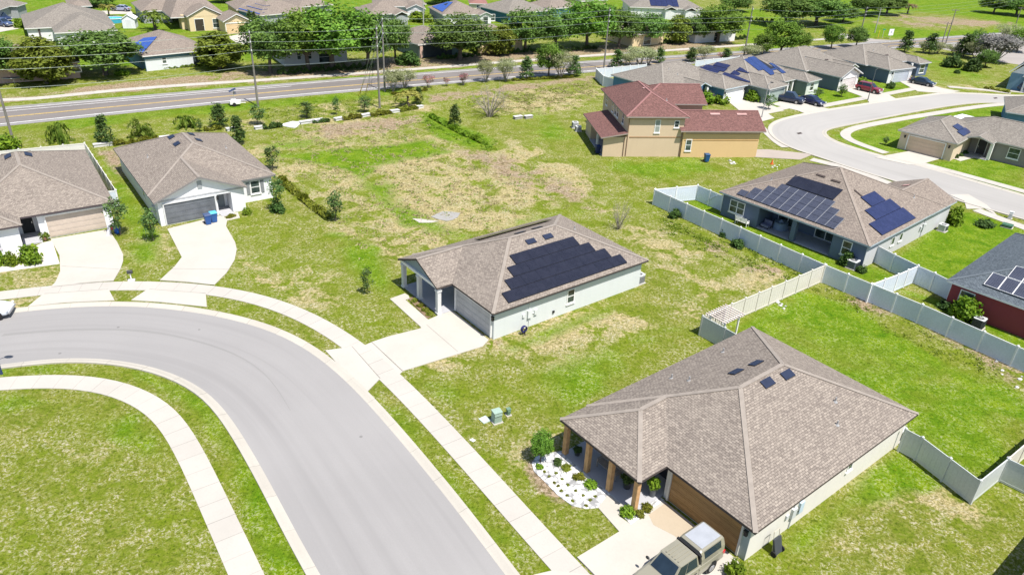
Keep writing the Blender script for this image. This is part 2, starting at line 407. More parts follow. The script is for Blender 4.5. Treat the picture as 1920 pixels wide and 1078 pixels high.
def build_ground():
    ys = [-60.]; 
    while ys[-1] < 16: ys.append(ys[-1]+4)
    while ys[-1] < 330: ys.append(ys[-1]+max(.45, ys[-1]*.0075))
    while ys[-1] < 4000: ys.append(ys[-1]*1.12)
    t = np.r_[np.linspace(-3, -1.05, 14)[:-1], np.linspace(-1.05, 1.05, 330), np.linspace(1.05, 3, 14)[1:]]
    Y, T = np.meshgrid(np.array(ys), t, indexing='ij'); X = T*(np.maximum(Y, 15)*.82+14)
    x, y = X.ravel(), Y.ravel(); lay = {k: np.zeros(x.shape) for k in ('dry', 'lush', 'dirt')}
    for k, st, so_, poly in BL:
        pw = [tuple(P(*q)) for q in poly]; a = np.array(pw); m_ = so_*1.5
        q = (x > a[:, 0].min()-m_) & (x < a[:, 0].max()+m_) & (y > a[:, 1].min()-m_) & (y < a[:, 1].max()+m_)
        if not q.any(): continue
        d = pip(x[q], y[q], pw); v = st*np.clip(.5+d/(2*so_), 0, 1); lay[k][q] = np.maximum(lay[k][q], v)
    far = np.clip((y-300)/60, 0, 1); lay['lush'] = np.maximum(lay['lush'], far*.6)
    nr, nc = Y.shape; idx = np.arange(nr*nc).reshape(nr, nc)
    f = np.stack([idx[:-1, :-1], idx[:-1, 1:], idx[1:, 1:], idx[1:, :-1]], -1).reshape(-1, 4)
    me = bpy.data.meshes.new('ground'); me.vertices.add(len(x)); co = np.stack([x, y, np.zeros_like(x)], 1)
    me.vertices.foreach_set('co', co.ravel()); me.loops.add(f.size); me.loops.foreach_set('vertex_index', f.ravel())
    me.polygons.add(len(f)); me.polygons.foreach_set('loop_start', np.arange(0, f.size, 4)); me.polygons.foreach_set('loop_total', np.full(len(f), 4))
    me.update()
    for k, v in lay.items():
        at = me.attributes.new(k, 'FLOAT', 'POINT'); at.data.foreach_set('value', v.astype(np.float32))
    T_ = NT('lawn'); v = T_.coord(); A = lambda k: T_.n('Attribute', attribute_name=k).outputs['Fac']
    n1 = T_.noise(v, .11, 5, .6); n2 = T_.noise(v, .55, 5, .65, .6); n3 = T_.noise(v, 3.2, 4, .7, .4); n4 = T_.noise(v, 9, 3, .75)
    vo = T_.n('TexVoronoi'); vo.inputs['Scale'].default_value = 2.6; T_.l(v, vo.inputs['Vector'])
    # wobble for layer borders
    wob = T_.math('ADD', T_.math('ADD', T_.ramp(n2, .25, .75, -.34, .34), T_.ramp(n3, .25, .75, -.2, .2)), T_.ramp(T_.noise(v, .13, 4, .55, .8), .32, .68, -.5, .5))
    lay_ = lambda k, g, lo, hi: T_.ramp(T_.math('ADD', A(k), T_.math('MULTIPLY', T_.math('MULTIPLY', wob, g), T_.ramp(A(k), 0, .25))), lo, hi)
    olive = T_.mix(T_.ramp(n2, .3, .72), (.100, .150, .007), (.225, .215, .040))
    olive = T_.mix(T_.ramp(n1, .38, .66, 0, .7), olive, (.145, .195, .007))
    olive = T_.mix(T_.ramp(n3, .5, .72, 0, .7), olive, (.265, .245, .07))
    lush = T_.mix(T_.ramp(n2, .3, .7), (.058, .148, .003), (.165, .24, .005)); lush = T_.mix(T_.ramp(n3, .5, .75, 0, .6), lush, (.24, .275, .015))
    dry = T_.mix(T_.ramp(n3, .38, .62), (.20, .165, .062), (.44, .36, .175)); dry = T_.mix(T_.ramp(n2, .52, .7, 0, .75), dry, (.17, .19, .035))
    dry = T_.mix(T_.ramp(n4, .5, .66, 0, .7), dry, (.55, .48, .30))
    dirt = T_.mix(T_.ramp(n3, .4, .62), (.19, .135, .08), (.38, .285, .20)); dirt = T_.mix(T_.ramp(n2, .55, .72, 0, .7), dirt, (.13, .15, .03))
    c = T_.mix(lay_('dry', 1.9, .3, .72), olive, dry); c = T_.mix(lay_('lush', .9, .25, .8), c, lush); c = T_.mix(lay_('dirt', 1., .3, .7), c, dirt)
    # pale straw flecks in thinning turf, dark gaps between blades
    n5 = T_.noise(v, 4.6, 5, .8, .8); n6 = T_.noise(v, 1.9, 4, .75, .5)
    fl = T_.math('MULTIPLY', T_.ramp(n5, .53, .585), T_.ramp(n2, .42, .56)); c = T_.mix(T_.math('MULTIPLY', fl, T_.ramp(A('lush'), 0, 1, .75, .15)), c, (.44, .40, .31))
    c = T_.mix(T_.ramp(n5, .50, .36, 0, .95), c, T_.mix(1., c, (.34, .42, .24), 'MULTIPLY'))
    c = T_.mix(T_.ramp(n6, .54, .68, 0, .5), c, T_.mix(1., c, (.52, .62, .42), 'MULTIPLY'))
    c = T_.mix(T_.ramp(n4, .54, .66, 0, .5), c, T_.mix(1., c, (1.5, 1.42, 1.6), 'MULTIPLY'))
    T_.base(c, .95, .1); T_.bump(T_.math('ADD', T_.math('MULTIPLY', n4, .5), n5), .10, .9)
    me.materials.append(T_.m); o = bpy.data.objects.new('ground', me); COL.objects.link(o); struct(o)
build_ground()

# ------------------------------------------------------------------ roads, kerbs, pavements
M_ROAD = asphalt_m('street_asphalt', (.285, .274, .266), .13)
M_PALE = asphalt_m('pale_asphalt', (.34, .325, .305), .13)
M_HWY = asphalt_m('highway_asphalt', (.19, .172, .162), .2)
M_KERB = concrete_m('kerb_concrete', (.44, .41, .355), 3.0)
M_WALK = concrete_m('walk_concrete', (.45, .42, .375), 1.52)
M_DRIVE = concrete_m('drive_concrete', (.455, .425, .375))
M_YEL = paint((.62, .42, .10), .3, 1.5); M_WHI = paint((.72, .72, .7), .25, 1.5)
N = 260
ro = resample(curve([(12,587.7),(50,582.7),(125,575),(175,572.6),(215,571),(275.6,572.6),(325.7,577.7),(375.8,585.2),(425.9,594),(480,606.5),(540,630),(600,668),(650,712),(690,755),(780,860),(860,960),(935,1060)], 30, 30, 20), N)
ri = resample(curve([(0,684),(50,678),(100,671),(150,668.3),(215,671),(275.6,680.4),(325.7,695.4),(375.8,720.4),(400.8,740.5),(423,768),(457,818.6),(480,858.6),(520,930),(560,1010),(600,1078)], 30, 30, 12), N)
struct(strip('street', [(ro, .012), (ri*.5+ro*.5, .012), (ri, .012)], M_ROAD))
def kerb(name, w, side):
    struct(strip(name, [(offset(w, side*q), z) for q, z in ((-.02, .016), (.14, .03), (.3, .075), (.42, .115), (.58, .118), (.61, .11), (.615, -.02))], M_KERB, w))
kerb('kerb', ro, 1); kerb('kerb', ri, -1)
def walk(name, px, wd, a=0, b=0, it=8, z=.05):
    w = curve(px, a, b, it, 1.2); struct(strip(name, [(w, -.03), (w+1e-4, z), (offset(w, wd), z), (offset(w, wd*1.0001), -.03)], M_WALK, w))
walk('pavement', [(0,562.6),(82.7,551.4),(150,546.3),(205.4,543),(275.6,542),(325.7,544.6),(385.8,551.4),(436,557),(480,569),(530,585),(590,615),(650,655),(720,718.4),(768.8,770),(860,870),(960,987),(1033.8,1069.8)], 1.55, 30, 25, 14)
walk('pavement', [(0,708),(70,701.7),(150,700.4),(200,706),(250.5,717.4),(288,735.5),(320.6,758),(335.7,770),(365.7,807),(400,878.6),(428.6,938.6),(457,995.7),(480,1044)], -1.55, 30, 20, 12)
# white street on the right
qa = resample(curve([(1960,181),(1891,180.4),(1840,177.5),(1790,176),(1765,177),(1690,187),(1615,198.5),(1560,207),(1510,216),(1475,224),(1455,231),(1446,240),(1446,249),(1454,259),(1470,270),(1490,279),(1525,290),(1615,320),(1690,342),(1790,373),(1920,410)], 25, 25, 5), N)
qb = resample(curve([(1960,202),(1920,196.6),(1840.8,192),(1765.6,200),(1690.5,213),(1615,228),(1565,238),(1543,243),(1538,249),(1545,258),(1570,270),(1615,283.8),(1653,295),(1713,309),(1790.7,331.4),(1920,369)], 25, 25, 5), N)
struct(strip('side_street', [(qa, .012), (qa*.5+qb*.5, .012), (qb, .012)], M_PALE)); kerb('kerb', qa, -1); kerb('kerb', qb, 1)
walk('pavement', [(1925,191),(1890,193),(1840,197),(1790,204),(1740,212),(1690,220),(1640,229),(1600,237),(1575,246),(1573,256),(1590,266),(1620,277),(1655,289)], 1.5, 0, 0, 3)
walk('pavement', [(1722,309),(1790,327),(1920,363),(1960,374)], 1.5, 0, 10, 1)
walk('pavement', [(1525,297),(1600,316),(1680,345)], -1.5, 0, 0, 1)
walk('pavement', [(1838,392),(1880,408),(1930,426)], -1.5, 0, 10, 1)
walk('pavement', [(1395,232),(1400,215),(1420,210)], 1.2, 0, 0, 2)
walk('pavement', [(1405,238),(1425,232),(1440,245),(1465,268),(1480,277)], -1.2, 0, 0, 2)
walk('pavement', [(1545,202),(1640,184),(1735,166)], 1.5, 0, 0, 1); walk('pavement', [(1440,214),(1480,204),(1530,196)], 1.5, 0, 0, 1)
walk('pavement', [(1780,165),(1840,170),(1895,177)], 1.5, 0, 0, 1)
# highway
ht = resample(smooth(spline(ext([P(0,201.4), P(471,161.6), P(960,123.4), P(1290,103), P(1560,84), P(1760,70)], 90, 160), 4), 30), N)
hb = resample(smooth(spline(ext([P(0,238), P(480,187.8), P(690,170), P(906,152.7), P(1085,138.5), P(1290,121), P(1560,100), P(1760,86)], 90, 160), 4), 30), N)
struct(strip('highway', [(ht, .012), (ht*.5+hb*.5, .012), (hb, .012)], M_HWY))
def line_(name, w, c, wd, mat, i0=0, i1=N): struct(strip(name, [((offset(w, c-wd/2))[i0:i1], .018), ((offset(w, c+wd/2))[i0:i1], .018)], mat))
hw = float(np.median(np.linalg.norm(ht-hb, axis=1)))
line_('edge_line', ht, -1.35, .16, M_WHI); line_('edge_line', hb, 1.35, .2, M_WHI)
line_('shoulder', ht, -.6, 1.2, paint((.245, .235, .225), .15, .5)); line_('shoulder', hb, .6, 1.2, paint((.245, .235, .225), .15, .5))
mid = ht*.45+hb*.55; mid2 = ht*.52+hb*.48; mid3 = ht*.38+hb*.62
kk = int(N*.43)
line_('centre_line', mid, .14, .13, M_YEL, 0, kk); line_('centre_line', mid, -.14, .13, M_YEL, 0, kk)
line_('centre_line', mid2+0, 1.2, .2, M_YEL, kk); line_('centre_line', mid3, -.6, .2, M_YEL, kk)
line_('lane_line', ht*.75+hb*.25, 0, .14, M_WHI, int(N*.1), int(N*.29))
slab('side_road', [(1636,74),(1712,78),(1800,71),(1860,66),(2000,58),(2100,150),(1870,116),(1840,107),(1762,92),(1700,89),(1660,84)], .011, asphalt_m('side_asphalt', (.33, .3, .275)), .05)
slab('side_road', [(1575,62),(1640,74),(1660,84),(1630,80),(1570,70)], .01, asphalt_m('side_asphalt', (.33, .3, .275)), .05)
walk('pavement', [(-60,187),(60,184),(150,174),(300,161),(480,149.5),(620,140),(715,133),(860,122),(960,114),(1110,103),(1290,91),(1420,82),(1500,76)], -1.6, 60, 20, 20)
ts = curve([(5,628),(75,620),(150,617),(215,616.5),(275,619),(350,634),(440,661),(500,700),(545,770)], 0, 0, 6)
tn = np.linspace(0, 1, len(ts))[:, None]; wdt = .16*(1-tn)+.03
struct(strip('tar_seam', [(ts-wdt*np.array([[0, 1.]]), .016), (ts+wdt*np.array([[0, 1.]]), .016)], asphalt_m('tar_seam', (.245, .237, .228), .1)))
# ------------------------------------------------------------------ driveways
DZ = .06
slab('driveway', [(95,449),(112,480),(113,510),(104,530),(95,539),(150,531.5),(213,527),(226,505),(231,490),(231,478),(220,455),(203.5,431)], DZ, M_DRIVE)
slab('driveway', [(81.4,551.8),(52.6,575.5),(120,568.2),(215,563.8),(204,543.4),(150,546.5)], DZ, M_DRIVE)
slab('driveway', [(314,430),(341,483),(328,500),(300,526),(350,529),(402,535),(425,512),(440,488),(444,468),(441,455),(424,425),(426,414),(450,409),(446,399),(409,406)], DZ, M_DRIVE)
slab('driveway', [(278,542.4),(246,563.5),(300,567),(388,576),(386,551.6),(330,545)], DZ, M_DRIVE)
slab('driveway', [(852,586),(916,638),(905,650),(756,696),(697,642),(727,632),(790,616),(788,613),(731,561),(759,551),(766,555),(768,560),(760,563),(803,600),(822,592),(835,580)], DZ, M_DRIVE)
slab('driveway', [(756,696),(697,642),(668,655),(733,716)], .045, M_DRIVE); slab('driveway', [(610,657.5),(660,651),(712,711),(684,740)], DZ, M_DRIVE)
slab('driveway', [(1244,939),(1377,1046),(1395,1066),(1300,1140),(1120,1085),(1082,1045),(1161,997),(1121,952),(1138,930),(1152,926),(1172,950),(1160,968),(1183,984)], DZ, M_DRIVE)
slab('driveway', [(1110,1078),(1180,1130),(1060,1130),(1000,1078),(1035,1070)], DZ-.005, M_DRIVE)
slab('driveway', [(1780,366),(1808,378),(1812,392),(1845,392),(1870,405),(1850,385),(1815,365)], DZ, M_DRIVE)
slab('driveway', [(1712,283),(1640,296),(1700,309),(1722,310),(1770,296),(1790,299),(1800,303),(1850,290),(1828,287),(1797,295)], DZ, M_DRIVE)
slab('driveway', [(1364,190),(1410,182),(1470,208),(1440,214),(1452,222),(1415,232)], DZ, M_DRIVE)
slab('driveway', [(1445,196),(1482,186),(1545,203),(1560,206),(1510,214),(1495,208)], DZ, M_DRIVE)
slab('driveway', [(1578,168),(1606,160),(1665,178),(1680,186),(1630,194),(1625,185)], DZ, M_DRIVE)
slab('driveway', [(1680,150),(1706,146),(1765,166),(1800,172),(1770,176),(1720,172)], DZ, M_DRIVE)
slab('driveway', [(1890,172),(1960,180),(1960,170),(1905,165)], DZ, M_DRIVE)
slab('driveway', [(1393,294),(1392,281),(1440,281),(1525,290),(1500,300)], DZ, concrete_m('worn_concrete', (.36, .31, .27)))
slab('driveway', [(170,22),(245,20),(250,27),(175,28)], DZ, M_DRIVE); slab('driveway', [(-40,52),(40,40),(50,52),(-40,68)], DZ, M_DRIVE)
slab('driveway', [(425,70),(466,62),(500,75),(450,85)], DZ, M_DRIVE)
slab('driveway_stain', [(1247,944),(1296,984),(1335,1015),(1290,1022),(1262,1004),(1225,985),(1216,966)], DZ+.005, concrete_m('stained_concrete', (.42, .35, .26)))
M_JOINT = paint((.20, .19, .17), .2)
for a, c in [((697,642),(755,697)),((660,650.5),(713,710.5)),((300,526.5),(402,535)),((280,543),(386,551)),((97,538.8),(213,527.6)),((83,551.8),(203,543.3)),((1081.5,1045),(1121,1085)),((800,610),(858,660)),((116,500),(224,506)),((323,505),(430,506))]:
    q, r_ = P(*a), P(*c); d_ = (r_-q)/np.linalg.norm(r_-q); n_ = np.array([-d_[1], d_[0]])*.018; b = MB(); b.face([(*(q-n_), DZ+.006), (*(r_-n_), DZ+.006), (*(r_+n_), DZ+.006), (*(q+n_), DZ+.006)]); struct(b.build('expansion_joint', M_JOINT))
# ------------------------------------------------------------------ houses
TAUPE = shingle((.312, .268, .226), (.178, .150, .130), 'taupe'); GREYR = shingle((.285, .258, .222), (.165, .147, .13), 'greybrown')
BROWNR = shingle((.30, .252, .21), (.175, .145, .125), 'brown'); REDR = shingle((.225, .118, .105), (.12, .064, .058), 'red')
SLATE = shingle((.14, .165, .185), (.075, .09, .105), 'slate'); PINKR = shingle((.34, .17, .15), (.22, .12, .1), 'pinkish')
CAPS = {TAUPE.name: paint((.265, .23, .197), .12, 2), GREYR.name: paint((.25, .226, .196), .12, 2), BROWNR.name: paint((.26, .218, .183), .12, 2), SLATE.name: paint((.11, .13, .146), .12, 2)}
TRIMD = paint((.075, .06, .055), .1); TRIMW = paint((.72, .71, .69), .08); TRIMB = paint((.40, .46, .50), .08); WHITE = paint((.78, .77, .75), .07); VENTB = paint((.018, .026, .055), .15, 2, .5, .3)
VENTR = paint((.42, .25, .23), .15); VENTK = paint((.06, .045, .04), .1); BLACKP = paint((.02, .02, .022), .1, 2, .4)
SOL_A = panel_m((.012, .013, .022), 'black', (.03, .03, .042)); SOL_B = panel_m((.016, .020, .062), 'blue', (.03, .035, .07)); SOL_C = panel_m((.014, .05, .26), 'bright', (.05, .1, .3)); SOL_K = panel_m((.018, .035, .12), 'navyblue', (.04, .06, .14)); SOL_E = panel_m((.035, .04, .06), 'grey', (.12, .12, .14))
ALU = paint((.62, .62, .62), .06, 2, .35, .5, .6); SCREEN = paint((.035, .045, .05), .2); DARKIN = paint((.04, .04, .045), .3)
PLATFORM = concrete_m('porch_concrete', (.40, .40, .42))
WOOD = None
def wood_m():
    t = NT('wood_grain'); uv = t.n('UVMap').outputs[0]; mp = t.n('Mapping'); mp.inputs['Scale'].default_value = (1.2, 14, 1); t.l(uv, mp.inputs[0])
    n = t.noise(mp.outputs[0], 1, 4, .6, .5); s = t.n('SeparateXYZ'); t.l(uv, s.inputs[0]); fr = t.math('FRACT', t.math('MULTIPLY', s.outputs[1], 3.75)); g = t.math('LESS_THAN', fr, .06)
    c = t.mix(n, (.20, .105, .035), (.44, .26, .10)); c = t.mix(t.math('MULTIPLY', g, .6), c, (.09, .045, .015)); t.base(c, .55, .3); return t.m
WOOD = wood_m()
POSTW = paint((.50, .30, .14), .25, 3)

class House:
    def __init__(s, name, label, px, ang=None, flip=1, px2=None, z=2.7, cat='house', O=None, group=None):
        o = P(*px, z) if O is None else np.array(O, float)
        if px2 is not None: d = P(*px2, z)-o; ang = math.degrees(math.atan2(d[1], d[0])); s.len = float(np.linalg.norm(d))
        s.O, s.a, s.fl = o, R(ang), flip
        s.root = thing(name, label, cat, (o[0], o[1], 0), s.a, group)
    def local(s, px, z=0):
        q = P(*px, z)-s.O; c, n = math.cos(s.a), math.sin(s.a); return np.array([q[0]*c+q[1]*n, (-q[0]*n+q[1]*c)*s.fl])
    def world(s, x, y): c, n = math.cos(s.a), math.sin(s.a); y *= s.fl; return np.array([s.O[0]+x*c-y*n, s.O[1]+x*n+y*c])
    def mb(s): return MB(s.fl)
    def roof(s, blocks, mat, trim=None, pitch=.417, th=.17, caps=True, name='roof', ridge=None):
        """blocks: (x0, x1, y0, y1, axis, end0, end1[, eave z[, pitch]])"""
        b = s.mb(); s.bl = blocks
        for q in blocks:
            x0, x1, y0, y1, ax, e0, e1 = q[:7]; ze = q[7] if len(q) > 7 else 2.7; pt = q[8] if len(q) > 8 else pitch
            sw = ax == 'y'
            if sw: x0, x1, y0, y1 = y0, y1, x0, x1
            T = (lambda x, y, z: (y, x, z)) if sw else (lambda x, y, z: (x, y, z))
            w = (y1-y0)/2; ym = (y0+y1)/2; zr = ze+pt*w; a = x0+(w if e0 == 'h' else 0); c = x1-(w if e1 == 'h' else 0)
            if a > c: a = c = (a+c)/2
            A, B, C, D = (x0, y0), (x1, y0), (x1, y1), (x0, y1); RA, RB = (a, ym, zr), (c, ym, zr)
            def two(f):
                b.face([T(*p) for p in f], 0); b.face([T(p[0], p[1], p[2]-th) for p in f[::-1]], 2)
            E_ = lambda p: (*p, ze)
            two([E_(A), E_(B), RB, RA] if a < c else [E_(A), E_(B), RA]); two([E_(C), E_(D), RA, RB] if a < c else [E_(C), E_(D), RA])
            if e0 == 'h': two([E_(D), E_(A), RA])
            if e1 == 'h': two([E_(B), E_(C), RB])
            def edge(p, r):
                b.face([T(*p), T(*r), T(r[0], r[1], r[2]-th), T(p[0], p[1], p[2]-th)], 1)
            edge(E_(A), E_(B)); edge(E_(C), E_(D))
            if e0 == 'h': edge(E_(D), E_(A))
            else: edge(E_(D), RA); edge(RA, E_(A))
            if e1 == 'h': edge(E_(B), E_(C))
            else: edge(E_(B), RB); edge(RB, E_(C))
            if caps:
                L = []
                if c-a > .3: L.append((RA, RB))
                if e0 == 'h': L += [(E_(A), RA), (E_(D), RA)]
                if e1 == 'h': L += [(E_(B), RB), (E_(C), RB)]
                for p, r in L:
                    p, r = Vector(T(*p)), Vector(T(*r)); b.bar(p+Vector((0, 0, .004)), r+Vector((0, 0, .004)), .28, .02, 3)
        cap = ridge or CAPS.get(mat.name, mat)
        r = b.build(name, [mat, trim or TRIMD, paint((.55, .55, .54), .08), cap], s.root); s.rf = r; return r
    def walls(s, poly, mat, z1=2.62, z0=-.05, gables=(), name='wall', plinth=None):
        """gables: (axis, pos, lo, hi, eave z, pitch, thickness)"""
        b = s.mb(); b.prism(poly, z0, z1, 0, top=True, bottom=False)
        for g in gables:
            ax, pos, lo, hi, ze, pt, tk = g[:7]; mi = g[7] if len(g) > 7 else 0; m_ = (lo+hi)/2; zr = ze+pt*(hi-lo)/2-.16
            for k in (0, 1):
                p_ = pos+tk*k; T = (lambda x, y, z: (x, y, z)) if ax == 'x' else (lambda x, y, z: (y, x, z))
                b.face([T(p_, lo, ze-.17), T(p_, hi, ze-.17), T(p_, m_, zr)], mi)
        o = b.build(name, [mat, plinth or mat], s.root); s.wl = o; return o
    def box(s, name, x0, x1, y0, y1, z0, z1, mat, parent=None, label=None):
        b = s.mb(); b.box(x0, x1, y0, y1, z0, z1); o = b.build(name, mat, parent or s.root)
        if label: o['label'] = label
        return o
    def win(s, x, y, nx, ny, z0, w, h, frame=None, bars=1, name='window', shut=None, sill=True, glass=None, vbar=False):
        """window centred at local (x, y) on a wall whose outward normal is nx, ny"""
        tx, ty = -ny, nx; b = s.mb(); fr = frame or WHITE
        def q(u0, u1, a, c, o0, o1, bb, mi=0):
            pts = [(x+tx*u+nx*o, y+ty*u+ny*o) for u, o in ((u0, o0), (u1, o0), (u1, o1), (u0, o1))]; bb.prism(pts, a, c, mi)
        t = .085
        q(-w/2, -w/2+t, z0, z0+h, .002, .05, b); q(w/2-t, w/2, z0, z0+h, .002, .05, b)
        q(-w/2+t, w/2-t, z0+h-t, z0+h, .002, .05, b); q(-w/2+t, w/2-t, z0, z0+t, .002, .05, b)
        if bars: q(-w/2+t, w/2-t, z0+h*.5-.03, z0+h*.5+.03, .002, .045, b)
        if vbar: q(-.05, .05, z0+t, z0+h-t, .002, .047, b)
        f = b.build(name, fr, s.root)
        p = s.mb(); q(-w/2+t*.6, w/2-t*.6, z0+t*.6, z0+h-t*.6, .004, .02, p); p.build('pane', glass or glass_m(), f)
        if sill: k = s.mb(); q(-w/2-.06, w/2+.06, z0-.11, z0-.002, .003, .10, k); k.build('sill', fr, f)
        if shut:
            for sg in (-1, 1):
                k = s.mb(); q(min(sg*(w/2+.06), sg*(w/2+.42)), max(sg*(w/2+.06), sg*(w/2+.42)), z0, z0+h, .003, .05, k)
                for j in range(9): q(min(sg*(w/2+.1), sg*(w/2+.38)), max(sg*(w/2+.1), sg*(w/2+.38)), z0+.06+j*h/9.5, z0+.11+j*h/9.5, .05, .065, k)
                k.build('shutter', shut, f)
        return f
    def garage(s, x, y, nx, ny, w, h, mat, frame=None, z0=.07, lamps=(), depth=.0, panels=4, cols=8):
        tx, ty = -ny, nx
        def q(u0, u1, a, c, o0, o1, bb, mi=0):
            bb.prism([(x+tx*u+nx*o, y+ty*u+ny*o) for u, o in ((u0, o0), (u1, o0), (u1, o1), (u0, o1))], a, c, mi)
        b = s.mb(); ph = h/panels; pw = w/cols
        for i in range(panels):
            q(-w/2, w/2, z0+i*ph+.012, z0+(i+1)*ph-.012, .003, .03, b)
            for j in range(cols): q(-w/2+j*pw+.09, -w/2+(j+1)*pw-.09, z0+i*ph+.11, z0+(i+1)*ph-.11, .03, .042, b)
        d = b.build('garage_door', mat, s.root)
        f = s.mb(); fw = .13
        q(-w/2-fw, -w/2-.004, z0, z0+h, .003, .13, f); q(w/2+.004, w/2+fw, z0, z0+h, .003, .13, f); q(-w/2-fw, w/2+fw, z0+h+.004, z0+h+fw, .003, .13, f)
        f.build('door_frame', frame or WHITE, d)
        for u in lamps:
            k = s.mb(); q(u-.09, u+.09, 1.75, 2.08, .003, .18, k); k.prism([(x+tx*(u+a)+nx*(.1+c), y+ty*(u+a)+ny*(.1+c)) for a, c in ((-.12, -.1), (.12, -.1), (.12, .12), (-.12, .12))], 2.085, 2.12); k.build('wall_lamp', BLACKP, s.root)
        return d
    def door(s, x, y, nx, ny, w, h, mat, z0=.12):
        tx, ty = -ny, nx
        def q(u0, u1, a, c, o0, o1, bb): bb.prism([(x+tx*u+nx*o, y+ty*u+ny*o) for u, o in ((u0, o0), (u1, o0), (u1, o1), (u0, o1))], a, c)
        b = s.mb(); q(-w/2, w/2, z0, z0+h, .003, .045, b)
        for a, c in ((.1, .45), (.5, .92)):
            for e in (-1, 1): q(e*w/4-w*.17, e*w/4+w*.17, z0+h*a, z0+h*c, .045, .06, b)
        d = b.build('front_door', mat, s.root); k = s.mb(); q(w*.36, w*.42, z0+.95, z0+1.12, .061, .1, k); k.build('handle', ALU, d)
        f = s.mb(); q(-w/2-.1, -w/2-.003, z0, z0+h+.1, .003, .07, f); q(w/2+.003, w/2+.1, z0, z0+h+.1, .003, .07, f); q(-w/2, w/2, z0+h+.003, z0+h+.1, .003, .07, f); f.build('door_frame', WHITE, d)
    def post(s, x, y, z1, w, mat, z0=.08, capb=True):
        b = s.mb(); b.box(x-w/2, x+w/2, y-w/2, y+w/2, z0, z1)
        if capb: b.box(x-w/2-.05, x+w/2+.05, y-w/2-.05, y+w/2+.05, z0-.02, z0+.14); b.box(x-w/2-.05, x+w/2+.05, y-w/2-.05, y+w/2+.05, z1-.2, z1-.04)
        return b.build('porch_post', mat, s.root)
    def zroof(s, x, y, bi=0):
        x0, x1, y0, y1, ax, e0, e1 = s.bl[bi][:7]; ze = s.bl[bi][7] if len(s.bl[bi]) > 7 else 2.7; pt = s.bl[bi][8] if len(s.bl[bi]) > 8 else .417
        d = []
        if ax == 'x': d += [y-y0, y1-y]+([x-x0] if e0 == 'h' else [])+([x1-x] if e1 == 'h' else [])
        else: d += [x-x0, x1-x]+([y-y0] if e0 == 'h' else [])+([y1-y] if e1 == 'h' else [])
        return ze+pt*min(d)
    def onroof(s, name, pts, mat, lift=.05, th=.035, bi=0, parent=None):
        """thin panel lying just above the roof slope: pts are local x, y"""
        b = s.mb(); top = [(x, y, s.zroof(x, y, bi)+lift+th) for x, y in pts]; bot = [(x, y, s.zroof(x, y, bi)+lift) for x, y in pts]; n = len(pts)
        b.face(top, 0); b.face(bot[::-1], 1)
        for i in range(n): b.face([bot[i], bot[(i+1) % n], top[(i+1) % n], top[i]], 1)
        return b.build(name, [mat, BLACKP], parent or s.root)
    def rect(s, name, x0, x1, y0, y1, mat, lift=.05, th=.035, bi=0): return s.onroof(name, [(x0, y0), (x1, y0), (x1, y1), (x0, y1)], mat, lift, th, bi)
    def vents(s, pts, mat, dx=.45, dy=.3, h=.07, bi=0, name='roof_vent'):
        for x, y in pts: s.onroof(name, [(x-dx, y-dy), (x+dx, y-dy), (x+dx, y+dy), (x-dx, y+dy)], mat, .02, h, bi)
    def pipes(s, pts, bi=0):
        for x, y in pts:
            b = s.mb(); z = s.zroof(x, y, bi); b.tube([(x, y, z-.05), (x, y, z+.32)], .05, 8); b.tube([(x, y, z-.03), (x, y, z+.07)], [.16, .07], 8); b.build('vent_pipe', paint((.3, .3, .3), .1), s.root)
    def meter(s, x, y, nx, ny, mat=None):
        tx, ty = -ny, nx; mat = mat or paint((.5, .52, .52), .1)
        def q(u0, u1, a, c, o0, o1, bb): bb.prism([(x+tx*u+nx*o, y+ty*u+ny*o) for u, o in ((u0, o0), (u1, o0), (u1, o1), (u0, o1))], a, c)
        b = s.mb(); q(-.2, .2, .9, 1.6, .003, .16, b); q(.5, .8, 1.0, 1.45, .003, .13, b); q(-.03, .03, .05, .9, .01, .07, b); q(-.03, .03, 1.6, 2.45, .01, .07, b); q(.2, .5, 1.15, 1.2, .02, .06, b); q(-.7, -.45, 1.1, 1.4, .003, .1, b)
        b.build('meter_box', mat, s.root)
    def spout(s, x, y, nx, ny, z1, mat):
        b = s.mb(); b.bar((x+nx*.06, y+ny*.06, .1), (x+nx*.06, y+ny*.06, z1), .09, .07); b.build('downspout', mat, s.root)

# --- the house in the middle with the stepped black solar array
A = House('house', 'pale house with porch gable and four stepped rows of black solar panels, mid lot', (924.7,588.2), 38.5)
A.roof([(0, 17.1, 0, 12.15, 'x', 'h', 'h'), (-1.45, 3.4, 5.75, 12.1, 'x', 'g', 'g')], TAUPE, TRIMD, ridge=paint((.27, .234, .20), .12, 2))
cA = stucco((.61, .635, .63)); bA = siding((.24, .30, .33), 'bluegrey')
A.walls([(.4, .4), (16.7, .4), (16.7, 11.75), (3.0, 11.75), (3.0, 5.9), (.4, 5.9)], cA)
g = A.mb(); g.face([(-1.1, 5.95, 2.62), (-1.1, 11.9, 2.62), (-1.1, 8.925, 3.82)]); g.face([(-1.05, 5.95, 2.62), (-1.05, 11.9, 2.62), (-1.05, 8.925, 3.82)]); g.build('gable', bA, A.root)
A.box('porch_beam', -1.25, -1.0, 5.85, 12.0, 2.38, 2.615, WHITE); A.box('porch_beam', -1.0, 3.0, 11.75, 12.0, 2.36, 2.6, WHITE)
A.box('eave_band', .37, 16.73, .372, .398, 2.2, 2.6, paint((.20, .30, .36), .08)); A.box('porch_floor', -1.2, 3.0, 5.85, 11.8, -.03, .1, PLATFORM)  # blue grey band along the wall top has the eave shadow in its colour
for y in (11.65, 9.05, 6.05): A.post(-1.12, y, 2.38, .34, paint((.62, .62, .60), .1))
